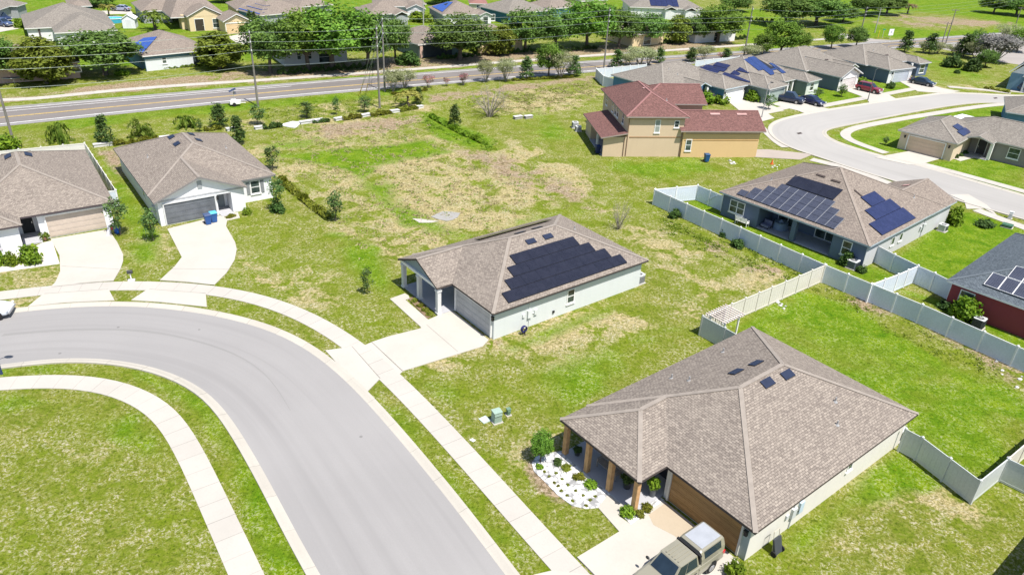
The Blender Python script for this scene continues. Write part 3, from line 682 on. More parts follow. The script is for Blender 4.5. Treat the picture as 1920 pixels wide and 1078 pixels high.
A.garage(.4, 3.2, -1, 0, 4.88, 2.13, paint((.42, .42, .42), .1), lamps=(2.75,)); A.door(3.0, 7.2, -1, 0, 1.0, 2.1, paint((.05, .06, .08), .1)); A.win(3.0, 9.6, -1, 0, .8, 1.5, 1.4)
A.win(8.35, .4, 0, -1, .85, .85, 1.35); A.meter(3.9, .4, 0, -1, paint((.62, .64, .63), .1)); A.box('hose_bib', 6.4, 6.6, .3, .398, .5, .7, BLACKP)
for i, (y0, y1, x0, x1) in enumerate([(.35, 1.32, 1.75, 14.75), (1.36, 2.33, 2.75, 13.75), (2.37, 3.34, 3.75, 12.75), (3.38, 4.35, 4.75, 11.75)]):
    n = int(round((x1-x0)/1.65)); d = (x1-x0)/n
    for j in range(n): A.rect('solar_panel', x0+j*d, x0+(j+1)*d-.012, y0, y1, SOL_A, .08, .04)
for j in range(5): A.rect('solar_panel', 5.2+j*1.65, 5.2+(j+1)*1.65-.02, 9.2, 10.1, SOL_A, .12, .04)
A.vents([(7.6, 5.1), (9.5, 5.1), (7.9, 7.0), (9.8, 7.0)], VENTB, .48, .24); A.pipes([(13.6, 6.2)])
# --- the big house in the foreground
B = House('house', 'large foreground house with wood garage door, wooden porch posts and plain hip roof', (1417,998.5), 39.0)
B.roof([(0, 17.25, 0, 12.9, 'x', 'h', 'h'), (-2.25, 3.6, 6.1, 12.87, 'x', 'h', 'g')], TAUPE, TRIMD, ridge=paint((.27, .234, .20), .12, 2))
cB = stucco((.66, .63, .575)); B.walls([(.4, .4), (16.9, .4), (16.9, 12.5), (1.6, 12.5), (1.6, 6.25), (.4, 6.25)], cB)
B.box('siding_panel', .37, .398, .4, .86, .06, 2.6, siding((.36, .42, .42), 'pale')); B.box('eave_band', .33, .398, .4, 6.2, 2.38, 2.605, paint((.5, .5, .47), .1))
B.box('porch_floor', -2.1, 1.6, 6.3, 12.6, -.03, .1, PLATFORM); B.box('porch_beam', -2.05, -1.8, 6.3, 12.75, 2.33, 2.6, POSTW); B.box('porch_beam', -1.8, .4, 6.3, 6.5, 2.33, 2.6, POSTW); B.box('porch_beam', -1.8, 1.6, 12.55, 12.75, 2.33, 2.6, POSTW)
for y in (12.45, 10.45, 8.5, 6.45): B.post(-1.92, y, 2.33, .3, POSTW, capb=False)
B.garage(.4, 3.4, -1, 0, 4.88, 2.25, WOOD, paint((.56, .54, .49), .1), lamps=(2.75,), cols=8); B.door(1.6, 7.4, -1, 0, 1.0, 2.1, paint((.035, .035, .04), .1)); B.win(1.6, 10.3, -1, 0, .8, 1.7, 1.4)
B.win(10.2, .4, 0, -1, 1.3, .6, .75, bars=0); B.meter(4.4, .4, 0, -1); B.box('breaker_panel', 4.9, 5.3, .25, .398, .9, 1.7, paint((.45, .55, .62), .1))
B.vents([(8.5, 8.2), (10.3, 8.0), (8.5, 5.9), (10.4, 5.75)], VENTB, .5, .26); B.pipes([(12.0, 3.1), (10.6, 2.0), (6.0, 11.2), (11.5, 11.3), (6.1, 9.9)])
# --- white gabled house, left
C = House('house', 'white house with front gable over an open dark garage, two blue bins outside', (285.3,379), 126.8, -1)
C.roof([(1.7, 18.9, 0, 12.95, 'x', 'h', 'h'), (-.45, 6.4, 0.02, 9.2, 'x', 'g', 'g')], TAUPE, paint((.20, .19, .19), .1))
cC = stucco((.76, .76, .77)); C.walls([(0, .4), (18.5, .4), (18.5, 12.55), (2.0, 12.55), (2.0, 8.9), (0, 8.9), (0, 7.55), (1.9, 7.55), (1.9, 6.1), (0, 6.1)][::1], cC, gables=[('x', 0, .3, 8.95, 2.7, .417, .15)])
C.box('lintel', .003, 1.9, 6.1, 7.55, 2.25, 2.62, cC); C.box('belt_trim', -.05, -.002, .35, 8.95, 2.5, 2.66, paint((.42, .42, .43), .1)); C.box('gable_vent', -.06, -.002, 4.4, 4.85, 3.25, 4.05, paint((.3, .32, .33), .1))
C.box('eave_band', 1.94, 1.998, 8.95, 12.55, 2.3, 2.6, paint((.50, .51, .54), .1)); C.box('porch_floor', -.6, 1.9, 6.15, 7.5, -.03, .12, PLATFORM)
C.garage(0, 3.4, -1, 0, 4.88, 2.15, paint((.14, .15, .165), .25, 1.0), paint((.6, .6, .6), .1), lamps=(-2.75,), cols=1); C.door(1.9, 6.8, -1, 0, .95, 2.05, paint((.25, .27, .28), .1))  # garage stands open: dark door panel paints the shade of its interior
C.win(2.0, 10.7, -1, 0, .85, 1.05, 1.5, shut=paint((.24, .25, .26), .1)); C.win(6.5, .4, 0, -1, .9, .9, 1.3); C.vents([(12.9, 5.3), (10.2, 5.2), (12.6, 7.4), (10.3, 7.6)], VENTB, .5, .32); C.pipes([(11, 2.2), (9.5, 10.2)])
C.meter(1.8, .4, 0, -1)
# --- taupe roofed white house at the left edge
D = House('house', 'white house at left frame edge with closed beige garage door and dark front door', (207,370), 125.8, 1)
D.roof([(-1.45, 16.5, -.1, 13.4, 'x', 'h', 'h'), (-3.4, 1.5, 7.85, 13.38, 'x', 'h', 'g')], TAUPE, paint((.07, .055, .06), .1))
D.walls([(-1.0, .3), (16.1, .3), (16.1, 13.0), (-3.0, 13.0), (-3.0, 8.2), (1.0, 8.2), (1.0, 6.55), (-1.0, 6.55)], cC)
D.garage(-1.0, 3.45, -1, 0, 4.88, 2.13, paint((.50, .42, .35), .08)); D.door(1.0, 7.4, -1, 0, 1.0, 2.1, paint((.03, .032, .035), .1)); D.win(-3.0, 10.6, -1, 0, .7, 1.6, 1.4, paint((.5, .5, .52), .1))
D.box('eave_band', -1.06, -1.002, .3, 6.5, 2.32, 2.6, paint((.55, .56, .58), .08)); D.vents([(9.4, 7.4), (11.6, 7.6), (9.6, 5.6), (11.8, 5.6)], VENTB, .6, .32)
D.box('porch_floor', -1.8, 1.0, 6.6, 8.15, -.03, .12, PLATFORM)
# --- grey solar house
E_ = House('house', 'slate blue house with grid of grey solar panels and dark lanai behind white fence', (1632,462), 131.7, -1)
E_.roof([(0, 17.3, 0, 17.4, 'x', 'h', 'h'), (-.02, 7.3, 13.5, 20.1, 'y', 'g', 'g')], BROWNR, TRIMB)
bE = stucco((.125, .16, .225)); E_.walls([(.4, .4), (3.9, .4), (3.9, 3.4), (12.3, 3.4), (12.3, .4), (16.9, .4), (16.9, 17), (6.9, 17), (6.9, 19.8), (.4, 19.8)], bE, gables=[('y', 19.8, .4, 6.9, 2.75, .417, -.1)])
E_.box('side_wall_panel', .35, .398, .4, 19.8, -.05, 2.3, stucco((.52, .52, .53))); E_.box('lanai_floor', 3.9, 12.3, .45, 3.4, -.03, .1, PLATFORM); E_.post(8.1, .6, 2.45, .5, bE, capb=False); E_.box('lanai_beam', 3.9, 12.3, .42, .75, 2.35, 2.6, bE)
E_.win(15.0, .4, 0, -1, .75, 1.9, 1.45, vbar=True); E_.win(2.3, .4, 0, -1, .75, 1.0, 1.5); E_.win(.35, 6.1, -1, 0, 1.0, .75, .95, bars=0); E_.win(.35, 7.9, -1, 0, 1.0, .75, .95, bars=0); E_.meter(.35, 13.2, -1, 0); E_.win(6.0, 3.4, 0, -1, .15, 2.4, 2.1, vbar=True, sill=False); E_.win(10.4, 3.4, 0, -1, .15, 2.4, 2.1, vbar=True, sill=False)
for c in range(11):       # one column of panels after another, as stepped as the roof
    x1 = 15.4-c*1.04; x0 = x1-1.0
    nrow = [1, 2, 3, 4, 4, 4, 4, 4, 4, 3, 2][c]
    for r_ in range(nrow): E_.rect('solar_panel', x0, x1-.03, .35+r_*.86, .35+(r_+1)*.86-.03, SOL_E, .08, .04)
    if nrow > 1: E_.rect('panel_rail', x0-.05, x0-.005, .38, .3+nrow*.86, ALU, .06, .05)
E_.rect('solar_panel', 8.2, 11.9, 3.9, 5.6, SOL_A, .08, .04); E_.rect('solar_panel', 6.4, 8.18, 3.9, 5.6, SOL_A, .08, .04)
for x0, x1, y0, y1 in ((.35, 1.9, 3.0, 10.4), (1.94, 3.3, 4.6, 10.1), (3.34, 4.7, 6.2, 9.2)): E_.rect('solar_panel', x0, x1, y0, y1, SOL_B, .08, .04, 0 if x1 < 3.2 else 0)
E_.vents([(9.6, 6.6), (7.8, 6.5), (5.2, 6.6)], VENTK, .5, .12); E_.vents([(4.4, 16.4)], VENTR, .35, .3, bi=1); E_.pipes([(14, 4.6), (2.4, 14)])
# --- two storey orange house with the red roof
F = House('house', 'two storey orange stucco house with dark red roof on the field edge', (1171,294), None, 1, (1274,294), 0)
Fw = F.len; OR = stucco((.58, .45, .31), .06)
F.roof([(-.45, Fw+.45, -.45, 14.6, 'y', 'h', 'h', 5.55, .5), (3.0, 13.0, 6.3, 14.5, 'x', 'h', 'g', 5.5, .45), (Fw-.6, 19.0, -.7, 6.6, 'x', 'g', 'g', 3.75, .5)], REDR, paint((.30, .26, .23), .1), ridge=paint((.27, .135, .125), .12, 2))
F.walls([(0, 0), (Fw, 0), (Fw, 7), (12.6, 7), (12.6, 14.1), (0, 14.1)], OR, 5.42, gables=[('x', 12.55, 6.7, 14.1, 5.5, .45, -.1)]); F.walls([(Fw+.003, -.25), (18.4, -.25), (18.4, 6.2), (Fw+.003, 6.2)], stucco((.64, .45, .23), .06), 3.62, gables=[('x', 18.4, -.3, 6.2, 3.75, .5, -.08)], name='garage_wall')
b = F.mb(); b.face([(-3.6, -.5, 2.75), (-.003, -.5, 3.35), (-.003, 11.0, 3.35), (-3.6, 11.0, 2.75)], 0); b.face([(-3.6, -.5, 2.6), (-.003, -.5, 3.2), (-.003, 11, 3.2), (-3.6, 11, 2.6)], 1)
b.face([(-3.6, -.5, 2.6), (-3.6, 11, 2.6), (-3.6, 11, 2.75), (-3.6, -.5, 2.75)], 1); b.face([(-3.6, -.5, 2.6), (-.003, -.5, 3.2), (-.003, -.5, 3.35), (-3.6, -.5, 2.75)], 1); b.build('patio_roof', [REDR, paint((.30, .26, .23), .1)], F.root)
F.walls([(-3.1, 0), (-.003, 0), (-.003, .25), (-3.1, .25)], OR, 2.68, name='patio_wall'); F.walls([(-3.1, 7.5), (-.003, 7.5), (-.003, 10.7), (-3.1, 10.7)], OR, 2.64, name='patio_wall'); F.post(-2.95, 3.9, 2.6, .25, WHITE, capb=False); F.box('patio_floor', -3.2, -.003, .25, 7.5, -.03, .08, PLATFORM)
for y, w_ in ((12, 1.0), (8.4, 1.0), (6.8, .9), (5.6, .9), (2.6, .9)): F.win(0, y, -1, 0, 3.75, w_, 1.4)
F.win(4.0, 0, 0, -1, 3.3, .75, 1.75, glass=paint((.30, .33, .30), .15, 2, .3)); F.win(6.6, 0, 0, -1, 4.0, .7, .95); F.win(Fw+.9, -.25, 0, -1, .9, .85, 1.6)
F.box('belt_trim', 0.35, Fw-.1, -.04, -.002, 2.62, 2.76, paint((.36, .22, .12), .1)); F.box('belt_trim', Fw+.2, 18.3, -.29, -.252, 2.35, 2.43, paint((.50, .30, .12), .1)); F.box('eave_band', .0, Fw, -.03, -.002, 5.05, 5.4, paint((.40, .30, .2), .1)); F.box('eave_band', Fw+.3, 18.4, -.28, -.252, 3.2, 3.6, paint((.42, .30, .2), .1))  # brown bands below both eaves are painted eave shadow
for x, y, z1 in ((.08, 0, 5.3), (Fw-.15, 0, 3.6), (-.3, 0, 2.6)): F.spout(x, y, 0, -1, z1, paint((.22, .13, .09), .1))
F.vents([(4.6, 8.2), (3.9, 11.0), (3.7, 6.6)], VENTR, .28, .28); F.vents([(12.6, 2.2), (16.4, 2.2)], VENTR, .7, .16, bi=2); F.pipes([(6.2, 4.2)])
# --- red walled house, right edge
G = House('house', 'brick red walled house with slate roof and white framed solar panels at right edge', (1775.7,525), -47.6, 1)
G.roof([(0, 17, 0, 17, 'x', 'h', 'h')], SLATE, WHITE); G.walls([(.4, .4), (16.6, .4), (16.6, 16.6), (.4, 16.6)], stucco((.26, .055, .06), .06))
G.win(1.8, .4, 0, -1, 1.0, 1.2, 1.2)
for i in range(3):
    for j in range(2):
        p = G.rect('solar_panel', 2.6+i*1.12+j*1.12, 3.68+i*1.12+j*1.12, .75+j*1.62, 2.3+j*1.62, SOL_E, .1, .05)
        f = G.mb(); x0, x1, y0, y1 = 2.6+i*1.12+j*1.12, 3.68+i*1.12+j*1.12, .75+j*1.62, 2.3+j*1.62
        c4 = [(x, y, G.zroof(x, y)+.155) for x, y in ((x0, y0), (x1, y0), (x1, y1), (x0, y1))]
        for k in range(4): f.bar(c4[k], c4[(k+1) % 4], .035, .045)
        f.build('panel_frame', WHITE, p)
# --- tan garage house across the white street
H = House('house', 'taupe house with tan garage door and recessed entry across the white curved street', (1796,270), 135.3, -1)
H.roof([(0, 8.1, 0, 12, 'y', 'h', 'h'), (-13, 4.4, 5.9, 16.2, 'x', 'h', 'h'), (-3.2, .6, 4.2, 7.6, 'y', 'g', 'g', 2.75, .3)], GREYR, paint((.5, .48, .45), .1)); tH = stucco((.27, .245, .235)); tan = stucco((.62, .5, .37))
H.walls([(.4, .4), (7.7, .4), (7.7, 11.6), (.4, 11.6)], tan, name='garage_wall'); H.walls([(-12.6, 6.3), (-2.6, 6.3), (-2.6, 7.4), (.3, 7.4), (.3, 8.1), (4, 8.1), (4, 15.8), (-12.6, 15.8)], tH)
H.garage(4.0, .4, 0, -1, 4.9, 2.15, paint((.60, .46, .33), .06), lamps=(-3.0, 3.0)); H.door(-1.3, 7.4, 0, -1, 1.1, 2.15, paint((.06, .06, .065), .1)); H.post(-2.9, 5.6, 2.6, .4, WHITE, capb=False); H.win(-5.6, 6.3, 0, -1, .8, 1.5, 1.5); H.win(-11.6, 6.3, 0, -1, .8, 1.0, 1.5); H.box('porch_floor', -2.8, .3, 5.2, 7.4, -.03, .1, PLATFORM)
H.rect('solar_panel', .5, 1.5, 3.6, 7.0, SOL_B, .06, .04); H.rect('solar_panel', 1.54, 2.5, 4.4, 6.6, SOL_B, .06, .04)
I = House('house', 'blue walled house corner at right edge beyond the tan garage house', (1886,210), -28, 1)
I.roof([(0, 14, 0, 12, 'x', 'h', 'h')], GREYR, TRIMB); I.walls([(.4, .4), (13.6, .4), (13.6, 11.6), (.4, 11.6)], stucco((.10, .22, .32)))
# --- row behind the orange house
J = House('house', 'blue house with white garage door and entry shrubs behind the orange house', (1360,168), 40.5, 1)
J.roof([(0, 6.6, 0, 8.6, 'y', 'h', 'g'), (-9.6, 7.4, 5.2, 17.4, 'x', 'h', 'h'), (-4.2, -.3, 2.6, 7.4, 'y', 'g', 'g', 2.75)], GREYR, paint((.45, .52, .56), .1)); bJ = stucco((.09, .21, .34))
J.walls([(.4, .4), (6.2, .4), (6.2, 6), (7, 6), (7, 17), (-9.2, 17), (-9.2, 5.6), (-4, 5.6), (-4, 4.6), (.4, 4.6)], bJ); J.garage(3.3, .4, 0, -1, 4.7, 2.1, paint((.76, .76, .76), .06), lamps=(-2.75, 2.75)); J.box('front_panel', .4, 6.2, .36, .396, -.02, 2.6, WHITE)
J.post(-4.0, 3.0, 2.6, .45, WHITE, capb=False); J.post(-1.0, 3.0, 2.6, .45, WHITE, capb=False); J.door(-2.4, 4.6, 0, -1, 1.1, 2.1, paint((.05, .05, .06), .1)); J.vents([(-1.2, 13.6)], VENTK, .5, .15, bi=1); J.pipes([(-3.6, 9.6), (-3.0, 8.0)], bi=1)
K = House('house', 'green grey house with stepped dark blue solar panels behind the black pickup', (1443,168), 42.7, 1)
K.roof([(0, 6.4, 0, 6.7, 'y', 'h', 'g'), (-.03, 16.4, 3.4, 17.4, 'x', 'h', 'h'), (11.4, 16.2, -.9, 5.9, 'y', 'h', 'g'), (7.5, 11.3, 1.6, 5.5, 'y', 'h', 'g', 2.75)], GREYR, paint((.5, .52, .5), .1)); gK = stucco((.17, .23, .205))
K.walls([(.4, .4), (6, .4), (6, 4), (11.7, 4), (11.7, -.5), (15.9, -.5), (15.9, 17), (.4, 17)], gK); K.garage(3.2, .4, 0, -1, 4.7, 2.1, paint((.30, .36, .33), .06)); K.box('front_panel', 11.7, 15.9, -.54, -.503, -.02, 2.5, paint((.62, .66, .6), .1)); K.win(13.6, -.54, 0, -1, .8, 1.3, 1.5)
for x in (7.8, 9.4, 11.0): K.post(x, 2.0, 2.6, .4, WHITE, capb=False)
K.door(8.6, 4.0, 0, -1, 1.1, 2.1, paint((.05, .05, .06), .1))
for x0, x1, y0, y1 in ((.35, 1.5, 3.6, 10.2), (1.54, 2.6, 4.2, 9.0), (2.64, 3.7, 6.1, 8.7), (.35, 1.5, 11.2, 15.4), (1.54, 2.6, 10.4, 15.0), (2.64, 3.7, 10.6, 13.6)): K.rect('solar_panel', x0, x1, y0 if x0 > 1.5 or y0 > 6 else y0+.6, y1, SOL_B, .07, .04, 1)
for x0, x1, y0, y1 in ((7.6, 9.6, 4.6, 9.8), (9.64, 11.2, 5.6, 9.6), (6.0, 7.56, 6.2, 9.6), (11.24, 12.6, 4.4, 7.5)): K.rect('solar_panel', x0, x1, y0, y1, SOL_K, .07, .04, 1)
L = House('house', 'grey blue house with white front gable and garage beside the red parked car', (1578,145), 39.4, 1)
L.roof([(-.4, 7.2, -.3, 10.4, 'y', 'g', 'g'), (-1.5, 14.2, 6.5, 19.5, 'x', 'h', 'h'), (8.6, 12.2, 3.4, 8.4, 'y', 'g', 'g')], GREYR, paint((.6, .6, .6), .1)); bL = stucco((.15, .185, .24)); L.walls([(0, .3), (6.8, .3), (6.8, 7), (13.8, 7), (13.8, 19), (0, 19)], bL)
g = L.mb(); g.prism([(0, .24), (6.8, .24), (6.8, .297), (0, .297)], -.02, 2.6); g.face([(0, .24, 2.6), (6.8, .24, 2.6), (3.4, .24, 3.98)]); g.face([(8.9, 3.8, 2.5), (12, 3.8, 2.5), (10.4, 3.8, 3.2)]); g.build('front_gable', paint((.70, .67, .66), .06), L.root)
L.garage(3.4, .24, 0, -1, 4.7, 2.1, paint((.62, .57, .55), .05), lamps=(-2.8,)); L.post(8.9, 3.8, 2.6, .35, WHITE, capb=False); L.post(11.9, 3.8, 2.6, .35, WHITE, capb=False); L.vents([(5.2, 14.6), (8.3, 8.3)], VENTK, .5, .15, bi=1); L.pipes([(3, 9.8), (10, 10)], bi=1)
M_ = House('house', 'slate blue house with hip roof at the street end, dark car in its drive', (1675.5,131.5), 30.6, 1)
M_.roof([(-1.0, 7.0, 0, 9.1, 'y', 'h', 'g'), (-1.8, 15.5, 5, 17.4, 'x', 'h', 'h'), (11.2, 15.4, 2.2, 7.2, 'y', 'h', 'g')], GREYR, paint((.55, .56, .58), .1)); M_.walls([(-.6, .4), (6.6, .4), (6.6, 6), (11.6, 6), (11.6, 2.6), (15, 2.6), (15, 17), (-.6, 17)], stucco((.12, .16, .24)))
M_.box('front_panel', -.6, 6.6, .34, .396, -.02, 2.6, paint((.66, .66, .68), .1)); M_.garage(3.2, .34, 0, -1, 4.7, 2.1, paint((.42, .45, .5), .05), lamps=(-2.8,)); M_.post(8.0, 3.2, 2.6, .35, WHITE, capb=False); M_.post(10.4, 3.2, 2.6, .35, WHITE, capb=False); M_.win(13.2, 2.6, 0, -1, .6, 1.6, 1.7); M_.vents([(3.6, 15.2), (7.2, 7.2)], VENTK, .5, .15, bi=1); M_.pipes([(5, 9)], bi=1)
# --- pale blue two storey house at the right edge
Q = House('house', 'pale blue two storey house with steep roof and white garage front at right edge', (1886,167), -40, 1, z=0)
Q.roof([(-.4, 10.4, -.4, 14, 'y', 'g', 'h', 3.3, 1.0), (2.2, 10.2, -1.2, 5, 'y', 'g', 'g', 3.0, .75)], shingle((.28, .36, .37), (.2, .27, .28), 'paleblue'), WHITE); Q.walls([(0, 0), (10, 0), (10, 13.6), (0, 13.6)], stucco((.16, .27, .36)), 3.2); g = Q.mb(); g.prism([(2.6, -.8), (9.8, -.8), (9.8, -.003), (2.6, -.003)], -.02, 2.95); g.face([(2.6, -.8, 2.95), (9.8, -.8, 2.95), (6.2, -.8, 5.6)]); g.face([(0, -.05, 3.2), (10, -.05, 3.2), (5, -.05, 7.9)]); g.build('front_gable', paint((.72, .73, .73), .06), Q.root)
Q.garage(6.2, -.8, 0, -1, 4.8, 2.15, paint((.6, .62, .64), .06)); Q.win(6.2, -.8, 0, -1, 3.3, 1.3, 1.2, TRIMB); Q.rect('solar_panel', .5, 3.0, 2.0, 6.0, SOL_B, .06, .04); Q.rect('solar_panel', .6, 2.6, 8, 12, SOL_B, .06, .04)
# --- unseen neighbour whose eave throws the black shadow at the bottom right corner
nb = P(1859, 1078), P(1920, 1005); sh = 2.7/math.tan(R(SUN_EL)); off = np.array([math.cos(R(SUN_AZ)), math.sin(R(SUN_AZ))])*sh
q0, q1 = nb[0]+off, nb[1]+off; dv = (q1-q0)/np.linalg.norm(q1-q0); q0 = q0-dv*6
NBH = House('house', 'neighbouring house beyond the lower right corner, only its shadow reaching the lawn', None, math.degrees(math.atan2(dv[1], dv[0])), -1, O=q0)
NBH.roof([(0, 20, 0, 12, 'x', 'h', 'h')], TAUPE, TRIMD); NBH.walls([(.4, .4), (19.6, .4), (19.6, 11.6), (.4, 11.6)], cB)

# --- the estate north of the highway
def far_house(label, px, px2, depth, roofm, wallm, wing=None, extra=None, pd=None, trim=TRIMW, wins=(), axis=None, z=2.7, flip=1, garage=None):
    h = House('house', label, px, None, flip, px2, z)
    L_ = h.len
    if pd is not None: depth = abs(float(h.local(pd, z)[1]))
    h.L, h.D = L_, depth
    ax = axis or ('x' if L_ >= depth else 'y'); bl = [(0, L_, 0, depth, ax, 'h', 'h')]
    poly = [(.4, .4), (L_-.4, .4), (L_-.4, depth-.4), (.4, depth-.4)]
    for wg in (wing or []): bl.append(tuple(wg))
    h.roof(bl, roofm, trim, caps=False); h.walls(poly, wallm)
    for wg in (wing or []):
        e = .35; xa, xb, ya, yb = wg[0]+e, wg[1]-e, wg[2]+e, wg[3]-e; zt = (wg[7] if len(wg) > 7 else 2.7)-.1; pt = wg[8] if len(wg) > 8 else .417
        gab = [('y', ya-.05, xa, xb, zt+.1, pt, .05, 1)] if wg[4] == 'y' and wg[5] == 'g' else []
        h.walls([(xa, ya), (xb, ya), (xb, min(yb, .38)), (xa, min(yb, .38))], wallm, zt, name='wing_wall', gables=gab, plinth=extra or wallm)
    for wn in wins:
        x, w_, h_ = wn[:3]; y = wn[3] if len(wn) > 3 else .4; h.win(x, y, 0, -1, 1.0 if h_ < 1.9 else .2, w_, h_, sill=h_ < 1.9)
    if garage: h.garage(garage[0], garage[1], 0, -1, 4.6, 2.1, garage[2])
    return h
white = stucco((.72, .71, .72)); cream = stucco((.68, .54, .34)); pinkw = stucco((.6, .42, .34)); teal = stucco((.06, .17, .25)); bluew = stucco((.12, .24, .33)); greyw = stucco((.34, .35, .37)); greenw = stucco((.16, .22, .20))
N_ = far_house('white house with wide grey brown hip roof and projecting wing at upper left', (46,54), (215,46), 17, GREYR, white, [(4.6, 15.6, -6.6, 8, 'y', 'h', 'h')])
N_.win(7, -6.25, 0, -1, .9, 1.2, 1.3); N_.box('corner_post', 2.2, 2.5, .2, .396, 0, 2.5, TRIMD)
NW = far_house('far grey roofed house at upper left corner behind parked trucks', (-30,28), (28,9), 12, GREYR, greyw, [(12, 17, -1.5, 6, 'y', 'h', 'h')])
NX = far_house('small brown roofed house peeping behind the widest upper left roof', (128,13), (173,11.5), 11, BROWNR, teal)
Oh = far_house('white and blue house with diamond of blue solar panels facing the highway', (267,106), (400,93), 15, BROWNR, stucco((.66, .68, .70)), pd=None, trim=TRIMW, wins=[(3.6, .8, 1.2)], flip=1)
Oh.box('eave_band', .4, Oh.L-.4, .34, .396, 2.0, 2.6, paint((.10, .19, .25), .1)); Oh.box('side_wall', .34, .396, .4, 14.6, -.02, 2.6, bluew); Oh.box('screen_porch', 8.6, 14.5, .2, .33, .05, 2.3, SCREEN)  # dark blue band paints the eave shadow onto the white wall
Oh.onroof('solar_panel', [(.5, 1.2), (4.6, 5.4), (3.2, 8.5), (.5, 8.2)], SOL_C, .06, .05)
PB = House('house', 'large beige house with stone gables and tan garage facing the inner street', (263.8,22), None, 1, (320.6,19.7), 2.7); l2 = PB.len; k1 = PB.local((350,36), 2.7); k2 = PB.local((421,33), 2.7); k3 = PB.local((418,42), 2.7); k4 = PB.local((467,37), 2.7)
PB.roof([(0, l2+6, 0, 14, 'x', 'h', 'h'), (l2-2, float(k4[0])-3, float(k1[1])+2.5, 16, 'x', 'h', 'h'), (float(k1[0]), float(k2[0]), float(k1[1])-.3, float(k1[1])+9, 'y', 'g', 'h', 3.2, .5), (float(k3[0]), float(k4[0]), float(k3[1]), float(k3[1])+9, 'y', 'g', 'h', 2.75, .5)], BROWNR, TRIMW, caps=False)
PB.walls([(.4, .4), (l2, .4), (l2, 12), (.4, 12)], greyw, name='rear_wall')
ky = float(k1[1])
PB.walls([(l2+.2, ky+3), (float(k1[0])+.4, ky+3), (float(k1[0])+.4, ky), (float(k2[0])-.4, ky), (float(k2[0])-.4, ky+6), (l2+.2, ky+6)], cream, 3.1, gables=[('y', ky, float(k1[0])+.4, float(k2[0])-.4, 3.2, .5, .05)])
PB.walls([(float(k3[0])+.4, float(k3[1])+.4), (float(k4[0])-.4, float(k3[1])+.4), (float(k4[0])-.4, float(k3[1])+8), (float(k3[0])+.4, float(k3[1])+8)], cream, 2.68, gables=[('y', float(k3[1])+.4, float(k3[0])+.4, float(k4[0])-.4, 2.75, .5, .05)], name='garage_wall')
PB.garage((float(k3[0])+float(k4[0]))/2, float(k3[1])+.4, 0, -1, 4.8, 2.2, paint((.66, .48, .28), .06)); PB.door((float(k1[0])+float(k2[0]))/2-1.5, ky, 0, -1, 1.8, 2.4, paint((.05, .04, .03), .1)); PB.win((float(k1[0])+float(k2[0]))/2+2.0, ky, 0, -1, .5, 1.4, 2.0)
far_house('brown roofed house with dark eaves behind the beige gabled house', (443,19), (525,16), 12, BROWNR, cream, wins=[(4, 1.2, 1.2)])
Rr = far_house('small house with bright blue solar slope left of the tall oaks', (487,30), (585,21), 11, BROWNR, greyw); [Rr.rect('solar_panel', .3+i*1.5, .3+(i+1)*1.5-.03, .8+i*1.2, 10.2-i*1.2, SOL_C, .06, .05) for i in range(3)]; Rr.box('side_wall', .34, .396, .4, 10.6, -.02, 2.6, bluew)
far_house('white house half hidden under the tall oak cluster beside the highway', (528,98), (655,90), 12, BROWNR, white, wins=[(3.2, .8, 1.6), (5.2, .8, 1.3), (8, 2.2, 2.1)])
far_house('grey roofed house above the oak cluster at the top edge', (560,14), (625,9), 11, BROWNR, greyw)
far_house('low brown roofed house with small dark gable right of the tall oaks', (690,28), (768,25), 11, BROWNR, greyw, [(6, 9.6, -2.0, 5, 'y', 'g', 'h')], TRIMD)
far_house('white gabled house at the top edge beside the palm', (700,12), (772,13), 11, BROWNR, white, [(8, 13, -3.5, 5, 'y', 'g', 'h')], white, wins=[(10.5, 1.0, 1.3, -3.2)])
V = far_house('green grey house with lanai and brick column between two roadside oaks', (784,84.6), (870,77), 13, BROWNR, greenw, pd=None); V.box('column', .5, 1.1, .1, .38, 0, 2.6, pinkw); V.box('screen_porch', 1.4, 8, .2, .39, .05, 2.4, SCREEN)
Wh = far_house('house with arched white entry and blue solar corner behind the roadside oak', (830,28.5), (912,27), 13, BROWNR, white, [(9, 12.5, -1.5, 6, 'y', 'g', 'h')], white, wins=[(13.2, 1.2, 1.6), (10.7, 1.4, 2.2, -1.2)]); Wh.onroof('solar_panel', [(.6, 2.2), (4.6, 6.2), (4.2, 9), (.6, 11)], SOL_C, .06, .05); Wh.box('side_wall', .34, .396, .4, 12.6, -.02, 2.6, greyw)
far_house('teal walled house with grey brown roof right of the arched white entry', (953,26), (1032,20), 13, GREYR, teal, wins=[])
far_house('cream house with pinkish red roof at the top edge', (880,7), (915,8), 9, PINKR, stucco((.7, .64, .48)), wins=[(2.5, 1, 1.3)])
far_house('low navy trimmed house above the bright green tree', (1030,17), (1088,13), 10, BROWNR, bluew)
AA = far_house('grey roofed house with blue solar array and dark gables behind the far trees', (1181,13.5), (1322,19), 14, GREYR, white, [(9.5, 13, -2, 6, 'y', 'g', 'h'), (15, 18.5, -2.5, 6, 'y', 'g', 'h')], TRIMD); [AA.rect('solar_panel', 6+i*1.6, 7.55+i*1.6, .8, 4.6, SOL_B, .06, .05) for i in range(5)]
far_house('orange walled house showing under the magnolia beside the highway', (1186,66), (1250,61), 10, BROWNR, cream, wins=[(5, 2.2, 2.0)])
far_house('white house hidden under the round bright green tree', (1305,60), (1385,56), 10, GREYR, white, wins=[(3, .9, 1.2), (7, 2, 2)])
far_house('cream house between the magnolia and long oak row', (900,77), (985,71), 11, BROWNR, cream, wins=[(8, 1.2, 1.4)])
far_house('pinkish house wall behind the left magnolia', (-40,128), (150,116), 11, BROWNR, pinkw, wins=[(13, 2, 1.2)])
